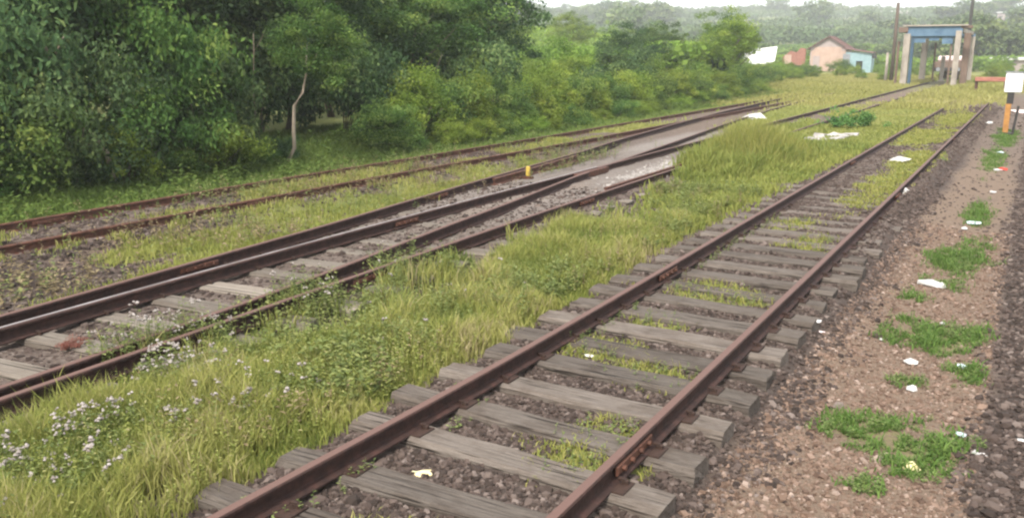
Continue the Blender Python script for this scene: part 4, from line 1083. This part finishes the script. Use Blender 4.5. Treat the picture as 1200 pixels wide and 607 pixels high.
for i in range(26):
    y = 19 + 40 * i / 26; x = float(np.interp(y, [19, 28, 60], [-14.2, -14.1, -15.3])) + random.uniform(-.25, .15)
    kd = 'light' if i % 3 else 'mid'
    bush(x, y, kd, random.uniform(.3, .5), 'knee high light green shrub beside the farthest track' if i % 3 else 'knee high mid green shrub beside the farthest track', GW)
# shrubs round the house and the fields
GH = 'shrubs in front of the house'
for i, (x, y, s) in enumerate([(-36, 108, 1.3), (-35.0, 104, .6), (-28.2, 112, .9), (-26, 113, .6), (-24, 112, .4), (-21.0, 112, .28), (-36.5, 106, 1.2), (-29.0, 104, .6), (-26.5, 105, .55), (-19.5, 108, 1.0), (-38, 110, 1.8), (-22, 102, .8), (-28, 99, .6), (-24, 96, .8), (-17.5, 104, .7)]):
    bush(x, y, 'light' if i % 3 else 'mid', s, 'light green shrub in front of the house' if i % 3 else 'mid green shrub in front of the house', GH)
def fartree(x, y, s, label, group, sz=1.0):
    k = random.randrange(99)
    t = empty('tree', (x, y, gz1(x, y) - .3), random.uniform(0, 6.28)); t.scale = (s, s, s * sz)
    new('crown', FARCROWN[k % 4], t); new('trunk', FARTRUNK[k % 2], t)
    return tag(t, label, 'tree', group)
GF1 = 'trees behind the house and the concrete frame'
for (a, r_, s) in [(16.5, 150, 1.1), (15, 160, 1.2), (18, 155, 1.3), (13.5, 165, 1.0), (12.3, 150, .9), (19.5, 160, 1.5), (21, 150, 1.3), (22.5, 165, 1.5), (9.5, 190, 1.2), (8, 200, 1.3), (5.8, 180, 1.5), (4.6, 185, 1.7), (3.4, 175, 1.9), (2.2, 180, 1.6), (1.0, 180, 1.5), (0, 175, 1.3), (-1.2, 185, 1.5), (6.9, 230, 1.6), (2.8, 240, 2.0), (4.2, 250, 2.0), (-.5, 250, 1.8)]:
    fartree(-r_ * math.sin(R(a)), r_ * math.cos(R(a)), s * (.6 if a > 5 else .8), 'hazy tree standing behind the house or the concrete frame', GF1)
GF2 = 'hazy trees dotted over the far hillside'
for i in range(150):
    a = random.uniform(-4, 38); r_ = 260 + 330 * random.random()
    if 5 < a < 20 and random.random() < .8: continue
    fartree(-r_ * math.sin(R(a)), r_ * math.cos(R(a)), random.uniform(1.2, 2.4), 'hazy tree dotted on the far hillside', GF2, random.uniform(.7, 1.0))
GF3 = 'trees along the skyline'
for i in range(110):
    a = random.uniform(-3, 40); r_ = 610 + 70 * random.random()
    d = fbm(np.array([a]), np.array([0.]), 3.5, 5)[0]
    fartree(-r_ * math.sin(R(a)), r_ * math.cos(R(a)), random.uniform(.9, 1.5) * (.5 + d * 1.2), 'faint tree on the hazy skyline', GF3, .8)

def woods(name, label, n, a0, a1, r0, r1, hgt, lsz, seed, thr=.45):
    q = np.random.default_rng(seed)
    m_ = n * 3; a = np.radians(q.uniform(a0, a1, m_)); rad = q.uniform(r0, r1, m_)
    x = -rad * np.sin(a); y = rad * np.cos(a)
    keep = fbm(x, y, 42, seed) > thr; x, y = x[keep][:n], y[keep][:n]; n = len(x)
    top = hgt * (.35 + 1.1 * fbm(x, y, 16, seed + 1, 2))
    z = gz(x, y) + top * q.random(n) ** .45
    P = np.stack([x, y, z], 1)
    nr = q.normal(size=(n, 3)) + np.array([0, 0, .9]); nr /= np.linalg.norm(nr, axis=1)[:, None]
    t = q.normal(size=(n, 3)); t -= (t * nr).sum(1)[:, None] * nr; t /= np.linalg.norm(t, axis=1)[:, None]; b = np.cross(nr, t)
    sz = (lsz * (.5 + q.random(n)))[:, None]
    VV = np.stack([P - t * sz, P - b * sz * .6, P + t * sz, P + b * sz * .6], 1).reshape(-1, 3)
    tint = np.clip(.7 * fbm(x, y, 20, seed + 2) + .4 * q.random(n) - .05, 0, 1)
    me = np_mesh(name, VV, [np.arange(n * 4).reshape(-1, 4)], M['leaf_light' if name in ('field_scrub', 'bush_cover') else 'leaf_far'], False, {'tint': ('FACE', 'FLOAT', tint)})
    return tag(link(bpy.data.objects.new(name, me)), label, 'woods', kind='stuff')
woods('hill_woods', 'hazy woods and scrub covering the far hillside', 90000, -4, 42, 260, 600, 4.5, .75, 3, .44)
woods('skyline_woods', 'faint continuous belt of woods along the skyline', 50000, -5, 44, 600, 690, 7, 1.0, 4, .30)
woods('field_scrub', 'green scrub behind the house and the concrete frame', 80000, -3, 26, 135, 270, 2.0, .35, 6, .42)
woods('bush_cover', 'dense green scrub covering the slope behind the shrub belt', 90000, 16.5, 40, 60, 260, 3.4, .22, 9, .30)

ORD = ['first', 'second', 'third', 'fourth', 'fifth', 'sixth', 'seventh', 'eighth', 'ninth', 'tenth', 'eleventh', 'twelfth', 'thirteenth', 'fourteenth', 'fifteenth', 'sixteenth', 'seventeenth', 'eighteenth', 'nineteenth', 'twentieth']
for grp in (GL, GS, GW, GU, GH, GB):
    byl = {}
    for o in list(COL.objects):
        if o.get('group') == grp and o.parent is None: byl.setdefault(o['label'], []).append(o)
    for lb0, obs in byl.items():
        if len(obs) < 2: continue
        obs.sort(key=lambda o: -math.atan2(-o.location.x, o.location.y))
        for k, o in enumerate(obs):
            if k < 20: o['label'] = lb0 + ', ' + ORD[k] + ' from left'

# bare trunks that show in front of the foliage
def bare(name_label, x, y, pts, r0, mat):
    t = empty('bare_tree', (x, y, gz1(x, y)))
    mb = MB(); mb.tube(pts, [r0 * (1 - .6 * i / (len(pts) - 1)) for i in range(len(pts))], 8); mb.build('trunk', mat, t, True)
    mb = MB(); p = Vector(pts[-2]); mb.tube([p, p + Vector((.12, .10, .25)), p + Vector((.2, .2, .5))], [r0 * .4, r0 * .3, r0 * .12], 6); mb.build('branch', mat, t, True)
    return tag(t, name_label, 'tree')
bt = bare('slim pale curved trunk in front of the shaded hollow, reaching up into a light crown', -14.75, 14.7, [(0, 0, -.1), (.03, .03, .2), (.17, .10, .5), (.16, .12, .95), (.20, .14, 1.45), (.38, .24, 1.75), (.46, .30, 2.15), (.40, .45, 2.8)], .055, M['bark_pale'])
cwn = new('crown', TREES['mid'][0][1], bt, (.4, .6, 1.0)); cwn.scale = (.5, .5, .52)
bare('bent pale trunk rising through the dark foliage at the left', -15.0, 10.3, [(.1, .06, -.1), (0, 0, .8), (-.30, -.18, 1.25), (-.62, -.37, 1.65), (-.66, -.40, 2.15), (-.72, -.42, 2.45), (-.88, -.52, 3.0)], .06, M['bark_pale'])
bare('thin straight trunk in the gap between the two left hand trees', -15.1, 14.1, [(0, 0, -.1), (.02, .05, .8), (0, .05, 1.7), (.05, .1, 2.6), (.05, .12, 3.0)], .022, M['bark'])

# single plants
def plant(x, y, s, label, mat='leaf_light', n=0):
    me = leaf_cloud('foliage', 700 + n, (.55, .55, .3), 30, 60, .16, .06, M[mat], .22, .7, .3, lo=-.2)
    t = empty('plant', (x, y, gz1(x, y)), 0); t.scale = (s, s, s)
    new('foliage', me, t); mb = MB()
    for a in (0, 2.1, 4.2): mb.tube([(0, 0, -.03), (.2 * math.cos(a), .2 * math.sin(a), .22)], [.012, .006], 5)
    mb.build('stem', M['bark'], t)
    return tag(t, label, 'plant')
M['leaf_bright'] = leaf_mat('bright_leaves', [(0, (.06, .15, .04)), (1, (.16, .33, .09))], .35)
plant(-5.05, 31.6, 1.25, 'bright green broad leafed plant beside the pale rubble near the near track', 'leaf_bright', 1)
plant(-5.75, 32.0, 1.0, 'lower left one of the two bright green plants in the verge', 'leaf_bright', 2)
plant(-5.5, 9.9, .38, 'small green plant at the edge of the dark gravel patch', 'leaf_mid', 3)
M['leaf_red'] = leaf_mat('reddish_leaves', [(0, (.16, .06, .04)), (1, (.30, .14, .11))], .3)
plant(-7.1, 4.35, .22, 'small reddish weed between the timbers of the turnout', 'leaf_red', 4)
#--END TREES--
# ------------------------------------------------------------------ concrete frame over the track
fr = empty('concrete_frame', (-7.36, 83.5, 0))
tag(fr, 'open concrete portal frame with faded blue cross beam standing over the track', 'frame structure')
def lb(dx, dy): return (dx, dy, 0)
def column(dx, dy, h, w_=.42, mat='concrete', name='column'):
    mb = MB(); mb.box((dx, dy, h / 2 - .1), (w_, w_, h + .2), bevel=.02); mb.box((dx, dy, .12), (w_ + .2, w_ + .2, .3)); 
    return mb.build(name, M[mat], fr)
column(-1.82, -6.5, 4.15, .48); column(1.80, -6.5, 4.35, .40); column(-1.82, 6.5, 3.95, .5); column(2.02, 6.5, 4.1, .42)
column(-.15, 6.2, 2.4, .32, name='post')
column(2.3, -4.4, 4.2, .48, 'concrete_brown', 'pier')
mb = MB(); mb.box((-1.42, -6.35, 2.0), (.22, .3, 4.0)); mb.build('side_panel', M['blue_dark'], fr)
mb = MB(); mb.box((.05, -6.5, 4.32), (4.0, .16, .75), bevel=.015); mb.build('cross_beam', M['blue_paint'], fr)
mb = MB(); mb.box((.1, -6.5, 4.76), (4.6, .5, .1)); mb.build('cap_slab', M['concrete'], fr)
mb = MB(); mb.box((.05, 6.5, 4.15), (4.3, .3, .35)); mb.build('cross_beam', M['blue_paint'], fr)
for sx in (-1.95, 1.95):
    mb = MB(); mb.box((sx, 0, 4.38), (.26, 12.4, .28)); mb.build('side_beam', M['concrete'], fr)
mb = MB(); mb.box((-2.15, -6.4, 4.45), (.7, .6, .42), bevel=.04); mb.build('corner_block', M['concrete_brown'], fr)
mb = MB(); mb.box((2.3, -6.3, 4.62), (.8, .6, .22), bevel=.03); mb.build('corner_block', M['concrete_brown'], fr)

for dx, dy, hh, ww in ((-.9, 6.3, 3.6, .16), (.75, 6.3, 3.3, .16), (1.35, -6.2, 3.9, .14), (-2.5, -5.8, 3.6, .18)):
    column(dx, dy, hh, ww, 'concrete_brown', 'upright')
for dx, ww, hh in ((-.95, .9, .5), (.1, .7, .35), (1.05, .75, .6)):
    mb = MB(); mb.box((dx, -6.40, 3.95 - hh / 2 + .02), (ww, .04, hh)); mb.build('hanging_panel', M['blue_paint'], fr)
mb = MB(); mb.box((.1, 0, 4.50), (3.7, 12.2, .05)); mb.build('roof_sheet', M['roof_brown'], fr)
# poles
def pole(x, y, h, r0, label, mat='wood', arms=0, dl=None):
    t = empty('utility_pole', (x, y, gz1(x, y)))
    mb = MB(); mb.tube([(0, 0, -.3), (.02, 0, h * .5), (0, 0, h)], [r0, r0 * .9, r0 * .75], 10); mb.build('pole', M[mat], t, True)
    for k in range(arms):
        mb = MB(); mb.box((0, 0, h - .35 - .8 * k), (1.6, .1, .12)); ar = mb.build('cross_arm', M['darkmetal'], t)
        for s in (-.7, -.35, .35, .7):
            mb = MB(); mb.tube([(s, 0, h - .29 - .8 * k), (s, 0, h - .14 - .8 * k)], .045, 8); mb.build('insulator', M['white'], ar)
    return tag(t, label, 'pole')
pole(-11.14, 85, 6.8, .17, 'thin brown wooden pole left of the concrete frame')
pole(-11.75, 86, 2.6, .14, 'short pale post standing left of the wooden pole', 'concrete')
pole(-7.1, 112, 11.5, .2, 'tall dark pole with cross arms rising behind the right column of the frame', 'darkmetal', 2)

# wagon
wg = empty('rail_wagon', (-7.45, 97, .15))
tag(wg, 'dark flat wagon carrying a pale load seen through the concrete frame', 'wagon')
mb = MB(); mb.box((0, 2.5, 1.0), (2.5, 8.5, .32), bevel=.03); mb.build('underframe', M['darkmetal'], wg)
mb = MB(); mb.box((0, 2.5, 1.45), (2.5, 8.3, .58), bevel=.03); mb.build('body', M['concrete_brown'], wg)
mb = MB(); mb.box((.1, 2.5, 2.0), (2.3, 7.6, .5), bevel=.12); mb.build('load', M['plastic_pink'], wg)
for yy in (-.6, .9, 4.1, 5.6):
    mb = MB(); mb.tube([(-.85, yy, .5), (.85, yy, .5)], .06, 8); axl = mb.build('axle', M['darkmetal'], wg)
    for s in (-.75, .75):
        mb = MB(); mb.tube([(s - .06, yy, .5), (s + .06, yy, .5)], .46, 18); mb.build('wheel', M['rail'], axl)
for s in (-.85, .85):
    mb = MB(); mb.tube([(s, -1.75, 1.0), (s, -2.1, 1.0)], [.08, .08], 8); mb.tube([(s, -2.1, 1.0), (s, -2.16, 1.0)], .2, 12); mb.build('buffer', M['grey_wall'], wg)

# buffer stop at the end of the near track
bs = empty('buffer_stop', (-2.69, 61, 0))
tag(bs, 'low red buffer stop beam across the end of the near track', 'buffer stop')
mb = MB(); mb.box((.45, 0, 1.12), (2.0, .28, .26), bevel=.03); mb.build('beam', M['red'], bs)
for s in (-.45, 1.1):
    mb = MB(); mb.box((s, .1, .5), (.16, .16, 1.1)); mb.build('post', M['rail'], bs)
    mb = MB(); mb.tube([(s, .15, .95), (s, 1.5, .1)], .06, 6); mb.build('brace', M['rail'], bs)

# point indicator
si = empty('point_indicator', (-.72, 34.2, gz1(-.72, 34.2)))
tag(si, 'white square target on an orange post standing right of the near track', 'track signal')
mb = MB(); mb.box((0, 0, .50), (.17, .14, 1.05), bevel=.015); mb.build('post', M['orange'], si)
mb = MB(); mb.box((.03, .02, 1.21), (.2, .18, .40), bevel=.01); mb.build('bracket', M['darkmetal'], si)
mb = MB(); mb.box((.08, 0, 1.72), (.52, .22, .66), bevel=.03); ln_ = mb.build('target_box', M['white'], si)
mb = MB(); mb.box((.08, 0, 2.065), (.56, .26, .03)); mb.build('lid', M['grey_wall'], ln_)
mb = MB(); mb.tube([(.22, -.05, 0), (.30, 0, .95)], .04, 8); mb.build('lever', M['darkmetal'], si)
mb = MB(); mb.box((0, 0, .02), (.5, .4, .08)); mb.build('base', M['darkmetal'], si)

# yellow marker by the turnout
ym = empty('track_marker', (-8.80, 15.55, .14))
tag(ym, 'small yellow marker peg standing beside the rail of the turnout', 'marker')
mb = MB(); mb.box((0, 0, .15), (.085, .05, .20), bevel=.01); mb.build('peg', M['yellow'], ym)
mb = MB(); mb.box((0, 0, .02), (.2, .12, .05)); mb.build('foot', M['rail'], ym)

# ------------------------------------------------------------------ house, ruin and sheds
HX, HY = -24.9, 127
hz = gz1(HX, HY)
ho = empty('house', (HX, HY, hz), R(4))
tag(ho, 'small house with peach and pinkish grey gable wall and brown roof beyond the shrubs', 'house')
W_, D_, EV, AP = 4.7, 6.5, 3.05, 4.5
def gable(w_, d, e, a, t_=.2):
    mb = MB()
    for yy in (0, d):
        v = [(-w_ / 2, yy, 0), (w_ / 2, yy, 0), (w_ / 2, yy, e), (0, yy, a), (-w_ / 2, yy, e)]
        v2 = [(p[0], p[1] + (t_ if yy == 0 else -t_), p[2]) for p in v]
        mb.add(v + v2, [(0, 1, 2, 3, 4), (9, 8, 7, 6, 5)] + [(i, (i + 1) % 5, (i + 1) % 5 + 5, i + 5) for i in range(5)])
    for s in (-1, 1): mb.box((s * (w_ / 2 - t_ / 2), d / 2, e / 2), (t_ - .004, d - 2 * t_, e))
    return mb
gable(W_, D_, EV, AP).build('wall', M['pinkgrey'], ho)
mb = MB(); mb.box((0, -.03, 1.35), (W_ - .3, .06, 2.7)); lw = mb.build('wall_panel', M['peach'], ho)
mb = MB(); mb.box((-.1, -.02, 2.95), (3.6, .05, .5)); mb.build('plaster_patch', M['peach'], ho)
sl_ = math.atan2(AP - EV, W_ / 2)
for s in (-1, 1):
    L_ = (W_ / 2 + .45) / math.cos(sl_)
    mb = MB(); mb.box((s * (W_ / 2 + .45) / 2, D_ / 2, AP + .08 - (W_ / 2 + .45) / 2 * math.tan(sl_)), (L_, D_ + .8, .12), Matrix.Rotation(s * sl_, 3, 'Y')); ro = mb.build('roof', M['roof_brown'], ho)
    for k in range(7):
        mb = MB(); mb.box((s * (W_ / 2 + .45) / 2, .0 + k * 1.05, AP + .17 - (W_ / 2 + .45) / 2 * math.tan(sl_)), (L_ - .02, .08, .05), Matrix.Rotation(s * sl_, 3, 'Y')); mb.build('roof_rib', M['roof_brown'], ro)
mb = MB(); mb.box((-1.5, -.09, 1.0), (.9, .08, 2.0)); mb.build('door', M['pinkgrey'], ho)
sh = empty('shed', (-20.6, 124, gz1(-20.6, 124)), R(2))
tag(sh, 'pale blue shed with red brown roof attached right of the house', 'shed')
mb = MB(); mb.box((.15, 1.5, 1.3), (3.2, 3, 2.6)); mb.build('wall', M['paleblue'], sh)
mb = MB(); mb.box((-1.35, -.03, 1.2), (.9, .1, 2.4)); mb.build('wall_panel', M['grey_wall'], sh)
mb = MB(); mb.box((0, 1.5, 2.85), (3.9, 3.6, .14), Matrix.Rotation(R(9), 3, 'Y')); mb.build('roof', M['roof_brown'], sh)
mb = MB(); mb.box((.3, -.03, .75), (.8, .08, 1.5)); mb.build('door', M['dark_open'], sh)
mb = MB(); mb.box((1.95, .4, 2.1), (.7, .5, .5)); mb.build('window_hood', M['darkmetal'], sh)
ru = empty('brick_ruin', (-29.0, 126, gz1(-29, 126)), R(6))
tag(ru, 'low red brick wall remains left of the peach house', 'brick wall')
mb = MB(); mb.add([(-1.7, 0, -.2), (1.3, 0, -.2), (1.3, 0, 3.0), (.6, 0, 3.1), (.1, 0, 2.5), (-.7, 0, 2.7), (-1.7, 0, 1.9), (-1.7, .3, -.2), (1.3, .3, -.2), (1.3, .3, 3.0), (.6, .3, 3.1), (.1, .3, 2.5), (-.7, .3, 2.7), (-1.7, .3, 1.9)],
    [(0, 1, 2, 3, 4, 5, 6), (13, 12, 11, 10, 9, 8, 7)] + [(i, (i + 1) % 7, (i + 1) % 7 + 7, i + 7) for i in range(7)]); mb.build('wall', M['redbrick'], ru)
mb = MB(); mb.box((-1.0, -.04, 1.6), (.9, .08, 1.2)); mb.build('wall_panel', M['peach'], ru)
wr = empty('sheet_roof_shed', (-33.1, 121, gz1(-32.0, 121) - .75), R(10))
tag(wr, 'shed under a bright white sheet roof half hidden by bushes left of the house', 'shed')
mb = MB(); mb.box((0, 1.8, .9), (3.6, 3.2, 1.8)); mb.build('wall', M['grey_wall'], wr)
mb = MB(); mb.box((0, 1.6, 2.6), (5.0, 4.4, .1), Matrix.Rotation(R(30), 3, 'X') @ Matrix.Rotation(R(-8), 3, 'Y')); mb.build('roof', M['white_sheet'], wr)
for s in (-1.9, 1.9):
    mb = MB(); mb.tube([(s, 3.4, 0), (s, 3.4, 3.3)], .07, 6); mb.build('post', M['wood'], wr)

# far buildings at the right
def far_house(a, r_, z0, w_, d, h, label, wall='pinkgrey', roof='white_sheet', windows=3, name='building', group=None):
    x, y = -r_ * math.sin(R(a)), r_ * math.cos(R(a))
    t = empty(name, (x, y, gz1(x, y) + z0), R(a))
    mb = MB(); mb.box((0, 0, h / 2 - 1), (w_, d, h + 2)); wl = mb.build('wall', M[wall], t)
    for k in range(windows):
        mb = MB(); mb.box((-w_ / 2 + w_ * (k + .5) / windows, -d / 2 - .03, h * .55), (w_ / windows * .4, .1, h * .3)); mb.build('window', M['dark_open'], t)
    mb = MB(); mb.box((0, 0, h + .15), (w_ + .8, d + .8, .3), Matrix.Rotation(R(3), 3, 'X')); mb.build('roof', M[roof], t)
    return tag(t, label, 'building', group)
far_house(1.7, 420, 0, 9, 8, 5, 'pale building high on the hillside at the upper right', windows=4)
far_house(.55, 300, 0, 13, 8, 3.6, 'long white roofed building on the slope at the right edge', windows=5)
far_house(3.2, 470, 0, 16, 8, 3.5, 'long pale building near the skyline above the concrete frame', windows=6)
far_house(.9, 150, 0, 9, 1.2, 1.6, 'long low white wall behind the grass right of the frame', 'pinkgrey', 'white_sheet', 0, 'boundary_wall')
far_house(-.85, 112, 0, 2.6, 4, 3.4, 'grey shed with flat roof at the right edge above the white target', 'grey_wall', 'grey_wall', 1, 'shed')
far_house(-.9, 175, 2.5, 3.6, 4, 2.2, 'small building with red roof peeping out at the right edge', 'grey_wall', 'red', 1)
far_house(7.6, 520, 0, 14, 8, 4, 'faint pale house on the hillside left of the frame', windows=4)

# ------------------------------------------------------------------ litter and rubble
def crumple(name, x, y, s, mat, label, cat='litter', flat=.5, seed=0, group=None, z=0.0, asp=(1, 1)):
    r = random.Random(seed); v, f = ico()
    mb = MB(); vs = []
    for p in v:
        k = 1 + r.uniform(-.4, .45); vs.append((p[0] * s * k * asp[0], p[1] * s * k * asp[1], max(p[2] * s * flat * k, -.3 * s * flat)))
    mb.add(vs, [tuple(q) for q in f.tolist()])
    # a flap
    a = r.uniform(0, 6.28); c, sn = math.cos(a), math.sin(a)
    mb.add([(c * s * .5, sn * s * .5, .1 * s), (c * s * 1.5, sn * s * 1.5, .05 * s), (c * s * 1.3 - sn * s * .6, sn * s * 1.3 + c * s * .6, .22 * s), (c * s * .4 - sn * s * .5, sn * s * .4 + c * s * .5, .25 * s)], [(0, 1, 2, 3)])
    o = mb.build(name, M[mat]); o.location = (x, y, gz1(x, y) + .3 * s * flat + .004 + z); o.rotation_euler = (0, 0, r.uniform(0, 6.28))
    return tag(o, label, cat, group)
LIT = [
    ('crumpled_bag', -.81, 11.16, .11, 'plastic_white', 'white torn bag lying at the upper green patch of the path', (1.5, .6)),
    ('crumpled_bag', -.67, 8.15, .062, 'plastic_white', 'white crumpled bag at the lower edge of the curved green patch on the path', (1.2, .8)),
    ('crumpled_paper', -.59, 7.46, .045, 'plastic_white', 'small white paper ball on brown soil above the big green patch', (1, 1)),
    ('crumpled_paper', -.05, 6.24, .042, 'plastic_white', 'white scrap lying on the dark stones right of the big green patch', (1.2, .7)),
    ('food_wrapper', -.42, 5.95, .05, 'plastic_yellow', 'yellowish wrapper lying in the big green patch on the path', (1, 1)),
    ('food_wrapper', -3.02, 4.02, .052, 'plastic_yellow', 'pale yellow crumpled wrapper between two sleepers at the bottom of the near track', (1.2, .9)),
    ('plastic_bag', -1.78, 17.3, .15, 'plastic_white', 'white bag lying against the outside of the right near rail', (1.2, .9)),
    ('plastic_bag', -2.62, 22.4, .20, 'plastic_white', 'flat white sheet of litter between the near rails', (1.6, .7)),
    ('food_wrapper', -.47, 23.7, .11, 'plastic_red', 'red wrapper at the edge of the path below the white target', (1, 1)),
    ('crumpled_paper', -.56, 23.5, .08, 'plastic_white', 'white scrap touching the red wrapper at the edge of the path', (1, 1)),
    ('crumpled_bag', -.62, 15.7, .085, 'plastic_blue', 'pale bluish bag in the weeds at the edge of the path', (1, 1.4)),
    ('crumpled_paper', -1.00, 8.74, .026, 'plastic_white', 'tiny white scrap at the left tip of the curved green patch', (1, 1)),
    ('crumpled_paper', -.53, 9.6, .028, 'plastic_white', 'tiny white scrap at the top of the curved green patch', (1, 1)),
    ('crumpled_paper', -3.06, 6.5, .03, 'plastic_white', 'small white scrap in the weeds by the left near rail', (1.4, .8)),
    ('crumpled_paper', -.17, 6.62, .035, 'plastic_blue', 'pale scrap at the right tip of the big green patch', (1, 1)),
    ('crumpled_paper', .20, 6.6, .028, 'plastic_white', 'tiny white scrap at the right edge on dark stones', (1, 1)),
    ('plastic_bag', -9.3, 34.3, .34, 'plastic_white', 'whitish heap beside the branching rails in the middle distance', (1.6, .9)),
    ('crumpled_paper', -.70, 15.1, .05, 'plastic_white', 'white scrap left of the pale bluish bag', (1, 1)),
    ('crumpled_paper', -.5, 19.7, .06, 'plastic_white', 'white scrap on the path beyond the bluish bag', (1, 1)),
    ('plastic_bag', -.45, 47, .35, 'plastic_pink', 'pale pinkish heap on the ground right behind the white target', (1.5, .9)),
    ('plastic_bag', -1.3, 37, .14, 'plastic_white', 'white scrap near the far end of the near track right rail', (1, 1)),
    ('crumpled_paper', -.66, 27.5, .09, 'plastic_blue', 'pale scrap in the weeds below the orange post', (1, 1)),
    ('crumpled_paper', -.26, 8.25, .045, 'plastic_blue', 'pale scrap on the small green patch at the right', (1, 1)),
    ('crumpled_paper', -1.52, 8.35, .032, 'plastic_white', 'small white scrap on a sleeper end right of the near track', (1, 1)),
    ('crumpled_paper', -1.45, 8.1, .024, 'plastic_pink', 'tiny pinkish scrap beside the sleeper end scrap', (1, 1)),
]
for i, (nm, x, y, s, mt, lb_, asp) in enumerate(LIT):
    crumple(nm, x, y, s, mt, lb_, seed=900 + i, asp=asp, z=.13 if -1.6 < x < -1.4 else (.03 if -3.2 < x < -3.1 else 0))
# pale rubble by the verge
ru_ = empty('rubble_heap', (-5.05, 26.7, gz1(-5.05, 26.7)))
tag(ru_, 'flat heap of pale broken concrete in the verge beside the near track', 'rubble')
r_ = random.Random(5)
for k in range(16):
    s = r_.uniform(.12, .32); mb = MB(); v, f = cube_stone()
    mb.add([(p[0] * s * (1 + r_.uniform(-.3, .3)), p[1] * s * 1.5 * (1 + r_.uniform(-.3, .3)), p[2] * s * .35) for p in v], [tuple(q) for q in f.tolist()])
    o = mb.build('slab', M['slab'], ru_); o.location = (r_.uniform(-.45, .35), r_.uniform(-1.5, 1.7), .05 + s * .1); o.rotation_euler = (r_.uniform(-.2, .2), r_.uniform(-.2, .2), r_.uniform(0, 6.28))
# pale spilt stone by the frog
x = rng.normal(-6.95, .22, 1500); y = rng.normal(19.2, 1.6, 1500)
stones('spilt_stone', x, y, np.clip(rng.lognormal(math.log(.018), .5, 1500), .008, .05), .3 + .7 * rng.random(1500), stone_mat('pale_spilt_stone', [(0, (.15, .13, .115)), (1, (.36, .335, .315))]), 'pale spilt stones and dust beside the inner rail of the turnout', small=True)

# ------------------------------------------------------------------ haze
hzm = bpy.data.materials.new('haze_air'); hzm.use_nodes = True
t = hzm.node_tree; t.nodes.clear()
pv = t.nodes.new('ShaderNodeVolumePrincipled'); pv.inputs['Color'].default_value = (.93, .96, 1.0, 1); pv.inputs['Density'].default_value = .00085; pv.inputs['Anisotropy'].default_value = .2
mo = t.nodes.new('ShaderNodeOutputMaterial'); t.links.new(pv.outputs[0], mo.inputs['Volume'])
zmin = float(V[:, 2].min()) if V.shape[1] == 3 else -2
mb = MB(); zl, zh = -4.0, 75.0
mb.box((0, 0, (zl + zh) / 2), (5600, 5600, zh - zl))
tag(mb.build('haze', hzm), 'pale humid haze in the air over the yard and hills', kind='stuff')
